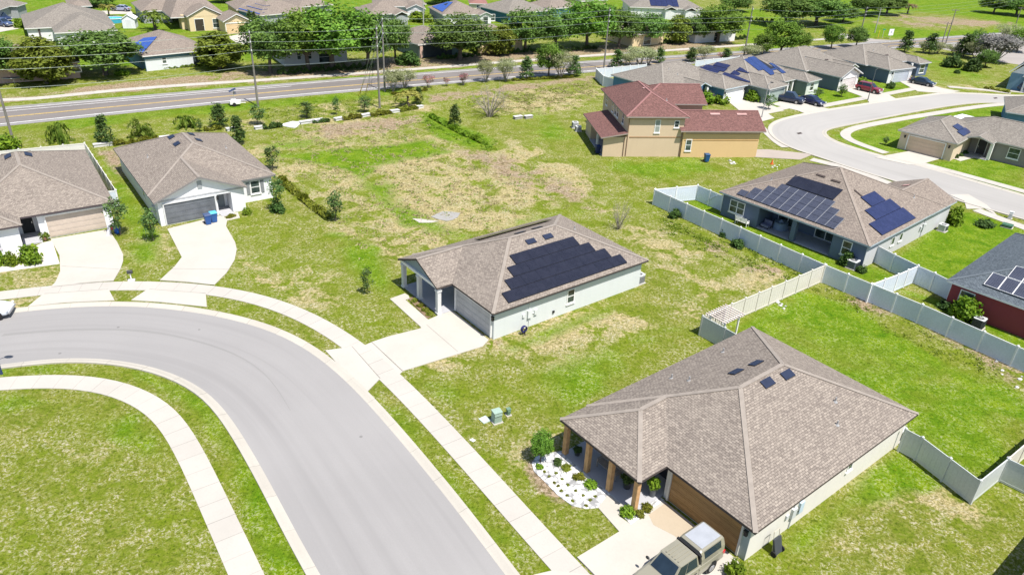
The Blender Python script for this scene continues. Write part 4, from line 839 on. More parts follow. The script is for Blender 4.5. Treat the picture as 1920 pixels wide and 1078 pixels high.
far_house('grey house with pale wall at top edge left of teal house', (760,8), (800,8), 9, BROWNR, greyw)
far_house('small grey roof at the top edge above the far oak row', (1090,3), (1140,0), 10, GREYR, cream)
# ------------------------------------------------------------------ vinyl fences
VPOST_LIT = paint((.76, .77, .78), .05, .6, .55); VW_SHADE = paint((.585, .645, .72), .06, .6, .55); VT = paint((.62, .585, .52), .06, .6, .6); VG = paint((.50, .53, .52), .06, .6, .6)  # white vinyl: blue sky shade tinted into panels, sunlit white into posts and rails
def vinyl():
    k = 'vin'
def fence(label, px, mat, h=1.83, sp=2.44, name='vinyl_fence', group=None, px_is_world=False):
    w = [np.array(q, float) if px_is_world else P(*q) for q in px]
    root = thing(name, label, 'fence', (w[0][0], w[0][1], 0), 0, group); o = w[0]; done = False
    for i in range(len(w)-1):
        a, c = w[i]-o, w[i+1]-o; L = np.linalg.norm(c-a); n = max(1, int(round(L/sp))); d = (c-a)/L
        for j in range(n+1):
            if j == 0 and i > 0: continue
            p = a+d*L*j/n; b = MB(); b.obox((p[0], p[1], (h+.08)/2-.05), (d[0], d[1], 0), .13, .13, h+.18)
            b.face([(p[0]-.09, p[1]-.09, h+.08), (p[0]+.09, p[1]-.09, h+.08), (p[0], p[1], h+.17)]); b.face([(p[0]+.09, p[1]-.09, h+.08), (p[0]+.09, p[1]+.09, h+.08), (p[0], p[1], h+.17)]); b.face([(p[0]+.09, p[1]+.09, h+.08), (p[0]-.09, p[1]+.09, h+.08), (p[0], p[1], h+.17)]); b.face([(p[0]-.09, p[1]+.09, h+.08), (p[0]-.09, p[1]-.09, h+.08), (p[0], p[1], h+.17)])
            b.build('fence_post', VPOST_LIT if mat is VW_SHADE else mat, root)
        for j in range(n):
            p = a+d*(L*j/n+.066); q = a+d*(L*(j+1)/n-.066); m_ = (p+q)/2; l_ = np.linalg.norm(q-p); b = MB(); dd = (d[0], d[1], 0)
            r2 = MB(); r2.obox((m_[0], m_[1], h-.05), dd, l_, .06, .13); b.obox((m_[0], m_[1], .12), dd, l_, .05, .15)
            nb_ = int(l_/.28)
            for k in range(nb_):
                r_ = p+d*(l_*(k+.5)/nb_); b.obox((r_[0], r_[1], (h-.115+.195)/2), dd, l_/nb_-.012, .024, h-.115-.195)
            b.obox((m_[0], m_[1], (h-.115+.195)/2), dd, l_, .008, h-.32)
            pn = b.build('fence_panel', mat, root); r2.build('top_rail', VPOST_LIT if mat is VW_SHADE else mat, pn)
    return root
fence('long white vinyl fence behind the slate blue solar house, ending at the tan fence', [(1224,384),(1538,529)], VW_SHADE)
fence('long white vinyl fence behind the brick red house, running off the right edge', [(1540,530),(1718,606),(1893,686.6),(1960,716)], VW_SHADE)
gf = fence('short white vinyl fence with braced gate closing the side of the slate blue solar house', [(1225,383.3),(1304,375.5),(1351,396)], VW_SHADE)
a_, c_ = P(1322,383)-P(1225,383.3), P(1340,391)-P(1225,383.3); b = MB(); b.bar((a_[0]-.06, a_[1]-.06, .3), (c_[0]-.06, c_[1]-.06, 1.6), .08, .04); b.build('gate_brace', VW_SHADE, gf)
fence('tan vinyl fence from the white fence corner down to the pergola', [(1538,530),(1440,573),(1311,629)], VT, sp=1.85)
fence('short grey green vinyl fence tucked behind the foreground roof beside the pergola', [(1311,629),(1352,652),(1400,680)], VG)
fence('stepped tan vinyl fence right of the foreground house, bending at the corner', [(1683.4,845.5),(1714,862),(1819,944.4),(1871,902),(1960,945)], VG)
fence('tan vinyl fence run going up off the right edge behind the stepped fence', [(1872,901),(1905,872),(1960,825)], VT)
fence('bright white vinyl divider fence between slate blue house and brick red house', [(1624,567),(1674,547.6),(1711,531)], VW_SHADE, sp=1.9)
fence('white vinyl fence between the divider and the brick red house wall', [(1711,531),(1742,545),(1775,562)], VW_SHADE)
fence('white vinyl fence slanting from the slate blue house corner to the divider', [(1634,490.5),(1668,509),(1711,530.5)], VW_SHADE)
fence('white vinyl fence behind and beside the house at left frame edge', [(-30,322),(0,313),(165,296),(224,388)], paint((.68, .66, .62), .06, .6, .6), sp=2.44)  # warm white vinyl, brightness of the sunlit side put into the colour
fence('short white vinyl fence return joining left edge house to its side fence', [(204,390),(224,388.3)], VW_SHADE)
fence('white vinyl fence wrapping the back corner of the blue house', [(1150,168),(1130,162),(1116.5,148),(1210,139)], VW_SHADE, sp=1.85)
fence('white vinyl yard fence between blue house and green grey solar house', [(1302,131.5),(1383,123.5),(1396,130)], VW_SHADE)
# ------------------------------------------------------------------ trees
def leafmesh(name, c, size, up, mat, stretch=1.6, shade=None, out=.7):
    """many small leaf quads at centres c"""
    n = len(c); nr = RNG.normal(size=(n, 3))*.6; ctr = c.mean(0)*np.array([1, 1, .75]); ow = c-ctr; ow /= np.linalg.norm(ow, axis=1)[:, None]+1e-6; nr += up*.6+ow*out; nr /= np.linalg.norm(nr, axis=1)[:, None]
    t = RNG.normal(size=(n, 3)); t -= nr*(t*nr).sum(1)[:, None]; t /= np.linalg.norm(t, axis=1)[:, None]; b_ = np.cross(nr, t)
    s = size*RNG.uniform(.6, 1.35, n)[:, None]; t = t*s*stretch*.5; b_ = b_*s*.5
    v = np.stack([c-t, c-b_*.9+t*.1, c+t, c+b_*.9+t*.1], 1).reshape(-1, 3); f = np.arange(4*n).reshape(-1, 4)
    me = bpy.data.meshes.new(name); me.vertices.add(4*n); me.vertices.foreach_set('co', v.ravel()); me.loops.add(4*n); me.loops.foreach_set('vertex_index', f.ravel())
    me.polygons.add(n); me.polygons.foreach_set('loop_start', np.arange(0, 4*n, 4)); me.polygons.foreach_set('loop_total', np.full(n, 4)); me.update()
    lv = RNG.uniform(0, 1, n)
    if shade is not None: lv = np.clip(.55*lv+.45*shade, 0, 1)
    at = me.attributes.new('lv', 'FLOAT', 'FACE'); at.data.foreach_set('value', lv.astype(np.float32)); me.materials.append(mat)
    return me
def clumps(kind, K, seed):
    r = np.random.default_rng(seed); u = r.normal(size=(K, 3)); u /= np.linalg.norm(u, axis=1)[:, None]; rad = r.uniform(.35, 1., K)**.55
    return u*rad[:, None], r
BARK = paint((.12, .095, .075), .3, 3); BARKP = paint((.28, .25, .21), .25, 3)
LM = dict(oak=leaf_m('oak', (.035, .08, .013), (.19, .31, .06)), oak2=leaf_m('bright_oak', (.045, .105, .01), (.22, .37, .045)), magnolia=leaf_m('magnolia', (.07, .11, .014), (.28, .36, .045), (.5, .5, .16), .06),
 holly=leaf_m('holly', (.035, .075, .018), (.135, .22, .055)), crape=leaf_m('crape', (.22, .25, .12), (.40, .43, .22), (.5, .45, .3), .08), young=leaf_m('young', (.045, .10, .025), (.16, .25, .07)),
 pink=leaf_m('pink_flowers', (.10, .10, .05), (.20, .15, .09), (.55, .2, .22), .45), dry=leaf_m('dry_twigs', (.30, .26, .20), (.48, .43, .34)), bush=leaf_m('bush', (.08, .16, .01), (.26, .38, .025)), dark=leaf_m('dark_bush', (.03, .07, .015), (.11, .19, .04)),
 olive=leaf_m('olive_hedge', (.10, .12, .012), (.27, .29, .03)), moss=leaf_m('moss', (.16, .155, .14), (.34, .33, .31)), palm=leaf_m('palm', (.06, .13, .01), (.24, .33, .05)), yellow=leaf_m('yellow_palm', (.18, .2, .03), (.42, .38, .1)), brownpalm=leaf_m('dead_palm', (.14, .10, .05), (.34, .25, .13)))
def tree_proto(kind, seed):
    """crown and trunk meshes, about true size, base at 0; returns (crown mesh, trunk mesh, height, width)"""
    r = np.random.default_rng(seed); tb = MB(); bark = BARK
    def scatter(K, cen, rad, per, rc, lo=-1):
        u, _ = clumps(kind, K, seed+3); u[:, 2] = np.where(u[:, 2] < lo, lo+(lo-u[:, 2])*.3, u[:, 2]); cc = np.array(cen)+u*np.array(rad); rk = rc*r.uniform(.6, 1.25, K)
        pts = np.repeat(cc, per, 0)+np.clip(r.normal(size=(K*per, 3)), -1.9, 1.9)*np.repeat(rk, per)[:, None]*np.array([.62, .62, .5]); sh = np.repeat(r.uniform(0, 1, K), per)
        return cc, pts, sh
    H, W = 9., 9.
    if kind in ('oak', 'oak2'):
        cc, pts, sh = scatter(88, (0, 0, 5.5), (4.0, 4.0, 3.3), 88, .92, -.6); me = leafmesh('crown', pts, .29, np.array([0, 0, .7]), LM[kind], 1.5, sh)
        tb.tube([(0, 0, -.1), (.05, 0, 1.2), (.1, .05, 2.4)], [.34, .26, .22], 9)
        for k in range(0, 60, 6): c = cc[k]; tb.tube([(.1, .05, 2.2), (c[0]*.4, c[1]*.4, 3.2+.3*c[2]*.3), tuple(c*.85+np.array([0, 0, .3]))], [.17, .10, .04], 6)
    elif kind == 'magnolia':
        n = 70; hz = r.uniform(0, 1, n); a = r.uniform(0, 6.28, n); pr = (np.sin(np.pi*np.clip(hz*.86+.12, 0, 1))**.75)*2.9*r.uniform(.45, 1, n)**.5; cc = np.stack([np.cos(a)*pr, np.sin(a)*pr, 1.5+hz*7.2], 1)
        pts = np.repeat(cc, 70, 0)+np.clip(r.normal(size=(n*70, 3)), -1.8, 1.8)*.5; me = leafmesh('crown', pts, .36, np.array([0, 0, .5]), LM[kind], 1.9, np.repeat(r.uniform(0, 1, n), 70)); H, W = 9.2, 6.8
        tb.tube([(0, 0, -.1), (0, 0, 3), (0, 0, 8)], [.22, .17, .05], 8)
        for k in range(8): c = cc[k*8]; tb.tube([(0, 0, max(.8, c[2]-1.2)), tuple(c)], [.08, .03], 5)
    elif kind in ('holly', 'young'):
        nar = kind == 'holly'; n = 40 if nar else 28; hz = r.uniform(0, 1, n); a = r.uniform(0, 6.28, n); pr = ((1-hz*.85) if nar else np.sin(np.pi*(.12+.8*hz)))*(.95 if nar else 1.0)*r.uniform(.3, 1, n)**.5; cc = np.stack([np.cos(a)*pr, np.sin(a)*pr, (.75 if nar else 1.3)+hz*(3.7 if nar else 2.9)], 1)
        per = 34 if nar else 22; pts = np.repeat(cc, per, 0)+np.clip(r.normal(size=(n*per, 3)), -1.8, 1.8)*(.25 if nar else .24); me = leafmesh('crown', pts, .19, np.array([0, 0, .4]), LM[kind], 1.7, np.repeat(r.uniform(0, 1, n), per)); H, W = 4.7, 2.4
        tb.tube([(0, 0, -.1), (.02, 0, 1.6), (0, .02, 4.0)], [.06, .05, .015], 7)
        for k in range(9): c = cc[k*3]; tb.tube([(0, 0, max(.6, c[2]-.6)), tuple(c)], [.025, .01], 4)
    elif kind in ('crape', 'pink', 'moss', 'dry'):
        bark = BARKP; n = dict(crape=46, pink=26, moss=80, dry=40)[kind]; u, _ = clumps(kind, n, seed); big = kind == 'moss'
        cc = np.array([0, 0, 3.3])+u*np.array([1.75, 1.75, 1.35]); cc[:, 2] += .25*np.hypot(cc[:, 0], cc[:, 1]); per = dict(crape=60, pink=40, moss=60, dry=10)[kind]
        if kind == 'dry': cc = np.array([0, 0, 2.6])+u*np.array([2.2, 2.2, 1.9])
        pts = np.repeat(cc, per, 0)+np.clip(r.normal(size=(n*per, 3)), -2, 2)*np.array([.33, .33, .28]); me = leafmesh('crown', pts, dict(crape=.14, pink=.16, moss=.15, dry=.10)[kind], np.array([0, 0, .3]), LM[kind], 1.7, np.repeat(r.uniform(0, 1, n), per)); H, W = (4.9, 4.4)
        ns = 26 if kind == 'dry' else (14 if kind == 'moss' else 8)
        for k in range(ns):
            c = cc[k % n]; q = c*.45; tb.tube([(r.normal()*.08, r.normal()*.08, -.1), (q[0], q[1], c[2]*.45), tuple(c)], [.07 if kind != 'dry' else .04, .045, .012], 5)
            if kind in ('dry', 'moss'):
                for j in range(3): e = c+r.normal(size=3)*.55+np.array([0, 0, .3]); tb.tube([tuple(c*.8+q*.2), tuple(e)], [.02, .008], 4)
    elif kind in ('bush', 'dark', 'olive'):
        n = 26; u, _ = clumps(kind, n, seed); u[:, 2] = np.abs(u[:, 2]); cc = u*np.array([.55, .55, .75])+np.array([0, 0, .12]); per = 38
        pts = np.repeat(cc, per, 0)+np.clip(r.normal(size=(n*per, 3)), -1.8, 1.8)*.13; pts[:, 2] = np.abs(pts[:, 2]); me = leafmesh('crown', pts, .13, np.array([0, 0, .5]), LM[kind], 1.7, np.repeat(r.uniform(0, 1, n), per)); H, W = 1.1, 1.4
        for k in range(5): c = cc[k]; tb.tube([(0, 0, -.05), tuple(c)], [.03, .01], 4)
    elif kind in ('palm', 'yellow', 'brownpalm', 'frond'):
        tall = kind != 'frond'; z0 = 2.2 if tall else .25; pts = []; n = 26
        for k in range(n):
            a = r.uniform(0, 6.28); el = r.uniform(.1, 1.25); L = r.uniform(1.3, 1.9)
            for j in range(26):
                t = j/26; d = L*t; x = d*math.cos(el-.9*t); z = z0+d*math.sin(el-.95*t); s_ = r.normal()*.10*(1-t*.5); pts.append((math.cos(a)*x-math.sin(a)*s_, math.sin(a)*x+math.cos(a)*s_, max(z, .05)))
        me = leafmesh('crown', np.array(pts), .16, np.array([0, 0, .8]), LM['palm' if kind == 'frond' else kind], 2.6); H, W = (3.9, 3.0) if tall else (1.9, 3.0)
        tb.tube([(0, 0, -.1), (.03, 0, z0*.6), (0, 0, z0+.1)], [.16, .13, .12] if tall else .1, 8)
    zmx = max(v.co.z for v in me.vertices); xs = np.array([v.co.x for v in me.vertices]); W = float(np.percentile(xs, 98)-np.percentile(xs, 2)); H = zmx
    o = tb.build('trunk', bark); tm = o.data; bpy.data.objects.remove(o); return me, tm, H, W
PROTO = {}
def protos(kind):
    if kind not in PROTO: PROTO[kind] = [tree_proto(kind, 11+17*i) for i in range(3 if kind in ('oak', 'magnolia', 'crape', 'holly', 'oak2', 'young') else 2)]
    return PROTO[kind]
_tn = [0]
def tree(kind, base, top, wpx, label, name='tree', cat='tree', group=None, h=None, wm=None):
    g = P(*base); dist = proj(g[0], g[1], 1)[2]; ht = h if h else height_at(g[0], g[1], top); wd = wm if wm else wpx*dist/FPX*(.86 if kind in ('oak', 'oak2', 'holly', 'young') else 1)
    _tn[0] += 1; pr = protos(kind); me, tm, H, W = pr[_tn[0] % len(pr)]
    root = thing(name, label, cat, (g[0], g[1], 0), (_tn[0]*2.4) % 6.28, group); s = (wd/W, wd/W, ht/H); root.scale = s
    for nm, m_ in (('crown', me), ('trunk', tm)): o = bpy.data.objects.new(nm, m_); COL.objects.link(o); o.parent = root
    return root
OAKS = 'oaks along the north side of the highway'; CR_ = 'pale crape trees on the highway verge'; HO = 'dark young hollies on the highway verge'
for k, b_, t_, w_, l_, n_, g_ in [
 ('oak',(-8,158),52,95,'dark oak cut by the left edge beside the highway','oak_tree',OAKS),
 ('magnolia',(88,157),66,84,'yellow green magnolia left of the spreading oak, highway side','magnolia_tree',None),
 ('oak',(198,141),54,132,'spreading dark oak between magnolia and diamond solar house','oak_tree',OAKS),
 ('magnolia',(413,129),59,70,'round yellow green magnolia in front of the diamond solar house','magnolia_tree',None),
 ('oak',(507,137),30,105,'leftmost oak of the tall cluster, just right of a power pole','oak_tree',OAKS),
 ('oak2',(578,133),10,120,'second oak from left in the tall cluster over the white house','oak_tree',OAKS),
 ('oak2',(624,131),1,150,'tallest oak of the cluster, crown reaching the top edge','oak_tree',OAKS),
 ('oak',(690,127),18,115,'right hand oak of the tall cluster behind the braced poles','oak_tree',OAKS),
 ('oak',(742,118),30,62,'narrow dark oak just right of the braced twin poles','oak_tree',OAKS),
 ('oak',(862,114),24,122,'broad round dark oak standing alone mid highway','oak_tree',OAKS),
 ('magnolia',(940,104),45,44,'small yellow magnolia right of the broad round oak','magnolia_tree',None),
 ('oak',(985,98),14,88,'oak right of the small yellow magnolia','oak_tree',OAKS),
 ('oak',(1040,95),14,80,'oak behind the bright green verge tree','oak_tree',OAKS),
 ('oak2',(1100,92),-3,105,'tall bright green oak left of the lone pole top','oak_tree',OAKS),
 ('oak',(1160,90),14,75,'oak just right of the lone power pole','oak_tree',OAKS),
 ('oak',(1216,84),20,74,'flat topped oak before the orange walled house','oak_tree',OAKS),
 ('magnolia',(1268,82),26,42,'tall conical olive magnolia in the oak row','magnolia_tree',None),
 ('oak',(1302,79),28,60,'low dark oak between conical magnolia and round bright tree','oak_tree',OAKS),
 ('oak2',(1345,80),4,88,'big round bright green tree at the end of the oak row','oak_tree',OAKS),
 ('oak',(1378,22),-8,62,'dark tree behind the big round bright tree','oak_tree',None),
 ('oak',(1470,50),-12,90,'left part of the big dark oak grove at the top edge','oak_tree',None),
 ('oak',(1530,48),-12,100,'middle of the big dark oak grove at the top edge','oak_tree',None),
 ('oak',(1580,42),10,60,'right end of the big dark oak grove, lower crown','oak_tree',None),
 ('oak',(1622,30),-10,60,'left of two dark field oaks above the bare dirt','oak_tree',None),
 ('oak',(1662,28),-10,62,'right of two dark field oaks above the bare dirt','oak_tree',None),
 ('oak',(1862,26),-8,56,'dark field oak near the top right corner, left one','oak_tree',None),
 ('oak',(1905,30),-6,66,'dark field oak in the top right corner, right one','oak_tree',None),
 ('brownpalm',(1701,27),6,24,'brown fronded palm beside the bare dirt patch','palm_tree',None),
 ('oak2',(1028,146),79,52,'bright green broad verge tree in front of the oak row','tree',None),
 ('crape',(1050,147),95,40,'pale crape tree right of the bright green verge tree','crape_tree',CR_),
 ('holly',(1076,143),104,28,'dark holly with pale top beside the pale crape tree','holly_tree',HO),
 ('holly',(987,149),104,26,'small dark holly left of the bright green verge tree','holly_tree',HO),
 ('crape',(911,154),113,27,'thin pale crape tree, left of a pair on the verge','crape_tree',CR_),
 ('crape',(948,153),108,34,'thin pale crape tree, right of a pair on the verge','crape_tree',CR_),
 ('crape',(737,172),129,36,'yellowish willowy tree just right of the twin poles','crape_tree',CR_),
 ('crape',(758,166),130,36,'second yellowish willowy tree right of the twin poles','crape_tree',CR_),
 ('pink',(804,165),140,18,'pink flowering shrub tree, leftmost of three by the road','flowering_tree',None),
 ('pink',(837,162),145,12,'smallest pink flowering shrub, middle of three by the road','flowering_tree',None),
 ('pink',(869,160),137,21,'pink flowering shrub tree, rightmost of three by the road','flowering_tree',None),
 ('holly',(785,195),163,17,'dark narrow holly at the end of the white blocks','holly_tree',HO),
 ('holly',(852,238),194,22,'dark narrow holly in the weedy hedge row of the field','holly_tree',HO),
 ('dry',(918,219),160,62,'leafless pale shrub in the dry field','bare_shrub',None),
 ('holly',(1156,128),93,24,'dark holly right of the lone pole behind the white fence','holly_tree',HO),
 ('crape',(1176,128),93,32,'pale crape tree beside the dark holly behind white fence','crape_tree',CR_),
 ('crape',(1200,126),88,44,'widest pale crape tree above the blue house roof','crape_tree',CR_),
 ('crape',(1215,123),92,26,'small pale crape tree touching the blue house ridge','crape_tree',CR_),
 ('holly',(1236,119),87,19,'dark holly behind the ridge of the blue house','holly_tree',HO),
 ('holly',(1296,116),88,22,'dark holly above the white yard fence','holly_tree',HO),
 ('crape',(1319,116),84,30,'pale crape tree above the white yard fence','crape_tree',CR_),
 ('pink',(1352,114),98,15,'pink flowering shrub above the white yard fence','flowering_tree',None),
 ('holly',(1361,114),90,20,'dark holly beside the pink shrub above the yard fence','holly_tree',HO),
 ('crape',(1406,112),84,38,'pale crape tree right of the street pole near solar roof','crape_tree',CR_),
 ('oak2',(1428,108),62,42,'small bright tree left of the tall leafy tree','tree',None),
 ('oak2',(1462,107),34,66,'tall leafy tree behind the green grey solar house','tree',None),
 ('oak2',(1502,98),57,34,'medium leafy tree right of the tall leafy tree','tree',None),
 ('oak2',(1558,92),46,40,'leafy tree behind the grey blue house ridge','tree',None),
 ('oak',(1604,90),48,38,'darker leafy tree left of the slate blue house ridge','tree',None),
 ('holly',(1695,98),57,27,'dark tree at the left end of the verge row, right side','holly_tree',HO),
 ('crape',(1730,100),76,18,'thin pale tree in the right verge row','crape_tree',CR_),
 ('holly',(1741,101),60,26,'dark tree in the middle of the right verge row','holly_tree',HO),
 ('crape',(1757,101),78,24,'leaning pale tree beside the tall dark pole','crape_tree',CR_),
 ('crape',(1787,103),82,32,'pale green tree left of the tall dark clump','crape_tree',CR_),
 ('holly',(1806,107),62,34,'tall dark leaning tree in the right verge clump','holly_tree',HO),
 ('oak',(1822,104),52,28,'tall dark tree rising at the back of the right clump','tree',None),
 ('crape',(1826,112),76,36,'olive green tree in the right verge clump','crape_tree',CR_),
 ('oak',(1846,127),92,36,'dark bushy tree under the grey mossy tree','tree',None),
 ('moss',(1864,117),62,62,'grey mossy tree beside the pale blue house','mossy_tree',None),
 ('crape',(1885,80),44,40,'faded green tree behind the grey mossy tree','crape_tree',None),
 ('oak2',(1906,98),52,46,'green tree behind the pale blue house roof','tree',None),
 ('dark',(1782,126),98,28,'round dark shrub tree alone on the vacant lawn','shrub',None),
 ('dark',(1822,134),108,24,'ragged dark shrub on the vacant lawn near the trees','shrub',None),
 ('dark',(1794,138),130,9,'smallest dark shrub on the vacant lawn','shrub',None),
 ('holly',(199,271),215,32,'dark slender tree right of the white fence corner','young_tree',None),
 ('frond',(114,266),226,38,'bright fronded bush over the white back fence','palm_bush',None),
 ('frond',(267,257),220,36,'bright fronded bush behind the white gabled house','palm_bush',None),
 ('frond',(350,240),214,32,'bright fronded bush right of the roof vents','palm_bush',None),
 ('holly',(413,238),192,30,'dark slender tree beside the solar trailer','young_tree',None),
 ('young',(375,247),222,15,'thin olive sapling left of the dark slender tree','young_tree',None),
 ('holly',(447,270),217,31,'dark slender tree at the corner of the white gabled house','young_tree',None),
 ('bush',(12,278),250,42,'bright leafy bush at the left edge by the pole','shrub',None),
 ('young',(483,234),194,32,'sparse sapling at the foot of the left power pole','young_tree',None),
 ('young',(575,222),190,30,'sparse yellowish sapling in the verge, mid left','young_tree',None),
 ('young',(631,216),180,15,'thin dark sapling behind the white sheet','young_tree',None),
 ('young',(684,211),178,26,'sparse sapling leaning near the twin poles','young_tree',None),
 ('young',(512,319),272,30,'green sapling behind the white gabled house corner','young_tree',None),
 ('young',(522,396),330,32,'green sapling at the front right corner of the white gabled house','young_tree',None),
 ('young',(630,415),357,35,'green young tree at the end of the mulch hedge row','young_tree',None),
 ('young',(690,551),500,22,'small sapling on the lawn left of the black solar array','young_tree',None),
 ('young',(226,441),368,40,'variegated young tree between the two left houses','young_tree',None),
 ('young',(288,452),390,34,'slim young tree in front of the white gabled house','young_tree',None),
 ('oak2',(1013,866),806,44,'leafy round young tree at the white rock bed','young_tree',None),
 ('dry',(1160,430),378,32,'leaning leafless sapling behind the black solar array house','bare_shrub',None),
 ('palm',(292,58),20,48,'bushy palm clump left of the beige gabled house','palm_tree',None),
 ('yellow',(205,32),8,24,'small yellow palm by the silver parked car','palm_tree',None),
 ('holly',(470,50),18,13,'narrow columnar cypress beside the tan garage, left one','cypress_tree',None),
 ('holly',(479,54),20,11,'narrow columnar cypress beside the tan garage, right one','cypress_tree',None),
 ('palm',(757,22),6,22,'small palm before the white gabled top edge house','palm_tree',None),
 ('bush',(790,40),20,38,'light green shrubs beneath the thin far pole','shrub',None),
 ('oak',(180,12),-12,70,'dark tree at the top edge beyond the silver car','tree',None),
 ('oak',(830,8),-14,60,'dark tree above the arched white entry house','tree',None),
 ('oak',(420,5),-14,50,'dark tree above the beige gabled house roof','tree',None),
 ('palm',(1010,16),-6,30,'palm clump at the top edge right of teal house','palm_tree',None),
 ('palm',(975,6),-8,40,'palm clump at the top edge above the teal house','palm_tree',None),
 ('oak',(1260,2),-25,70,'dark tree top right of the dark gabled house','tree',None),
 ('bush',(38,53),34,16,'bright upright shrub at corner of the wide roofed house','shrub',None),
 ('bush',(230,140),128,24,'yellow green shrub under the spreading oak','shrub',None),
 ('bush',(893,96),80,28,'bright yellow green shrubs right of the broad oak','shrub',None),
 ('yellow',(912,104),90,24,'yellow grass tuft beside the small magnolia','shrub',None),
 ('dark',(765,122),96,34,'dark shrub mass right of the twin poles','shrub',None),
 ('yellow',(765,200),172,46,'tall orange yellow grass clump beside the dark holly','ornamental_grass',None),
 ('bush',(1787,420),386,24,'upright green shrub at the garage corner of the slate blue house','shrub',None),
 ('dark',(1845,424),410,28,'flat dark shrub on the bright lawn','shrub',None),
 ('dark',(1587,497),470,23,'round dark shrub beside the grey air conditioner','shrub',None),
 ('dark',(1614,510),496,16,'small round shrub right of the grey air conditioner','shrub',None),
 ('bush',(1805,598),556,42,'big leafy shrub against the brick red wall','shrub',None),
 ('dark',(1774,578),562,26,'low dark shrub left of the big leafy shrub','shrub',None),
 ('dark',(1265,408),392,20,'weedy bush against the white fence','shrub',None),
 ('dark',(1357,444),430,14,'small weed tuft along the white fence, upper one','shrub',None),
 ('dark',(1382,463),448,20,'small weed tuft along the white fence, lower one','shrub',None),
 ('bush',(1320,195),168,30,'bright entry shrub of the blue house, left one','shrub',None),
 ('dry',(1336,192),170,26,'brownish entry shrub of the blue house','shrub',None),
 ('bush',(1350,194),174,26,'bright entry shrub of the blue house, right one','shrub',None),
 ('bush',(1411,190),168,24,'bright shrub right of the white garage door','shrub',None),
 ('young',(1440,206),176,24,'thin street tree by the lamp post','young_tree',None),
 ('young',(1531,186),166,22,'small lawn tree behind the dark sedan','young_tree',None),
 ('young',(1577,182),158,22,'small lawn tree left of the red car','young_tree',None),
 ('bush',(1614,160),145,18,'yellowish shrub beside the white gabled garage','shrub',None),
 ('dark',(1669,166),152,14,'small dark shrub on the lawn before the slate blue house','shrub',None),
 ('young',(1660,272),256,14,'small crooked plant on the lawn by the tan garage','young_tree',None),
 ('dark',(1636,362),346,22,'dark shrub beyond the slate blue house ridge','shrub',None),
 ('bush',(60,493),458,34,'round bright bush in the gravel bed by the left house','shrub',None),
 ('bush',(25,497),468,20,'upright bright bush in the gravel bed, middle one','shrub',None),
 ('bush',(3,498),470,18,'upright bright bush in the gravel bed at the frame edge','shrub',None),
 ('bush',(464,402),388,14,'small yellowish bush by the white house entry','shrub',None),
 ('dark',(521,398),378,22,'low dark bush at the white house corner','shrub',None),
 ('bush',(1376,1082),1052,32,'bright leafy bush beside the pickup rear wheel','shrub',None)]:
    tree(k, b_, t_, w_, l_, n_, 'shrub' if n_ in ('shrub', 'bare_shrub', 'palm_bush') else ('grass' if n_ == 'ornamental_grass' else 'tree'), g_)
# hedges
def hedge(label, a, c, hpx_h, kind='olive', wd=.9, name='hedge'):
    w0, w1 = P(*a), P(*c); L = np.linalg.norm(w1-w0); n = int(L*300*wd); t = RNG.uniform(0, 1, n)[:, None]; pts2 = w0+(w1-w0)*t; nn = np.array([-(w1-w0)[1], (w1-w0)[0]])/L
    bumps = .6+.4*np.sin(t[:, 0]*L*3.1+L)*np.sin(t[:, 0]*L*1.3)+.15*np.sin(t[:, 0]*L*6.3); ww = RNG.uniform(-1, 1, n); zz = hpx_h*bumps*np.sqrt(1-.55*ww**2)*RNG.uniform(.1, 1, n)**.5
    pts = np.stack([pts2[:, 0]+nn[0]*ww*wd/2-w0[0], pts2[:, 1]+nn[1]*ww*wd/2-w0[1], zz], 1)
    root = thing(name, label, 'hedge', (w0[0], w0[1], 0)); o = bpy.data.objects.new('foliage', leafmesh('foliage', pts, .16, np.array([0, 0, .6]), LM[kind], 1.6)); COL.objects.link(o); o.parent = root
    b = MB(); d = w1-w0
    for k in range(max(2, int(L/.8))): p = d*(k+.5)/max(2, int(L/.8)); b.tube([(p[0], p[1], -.05), (p[0]+.05, p[1], hpx_h*.6)], [.03, .015], 5)
    b.build('stems', BARK, root)
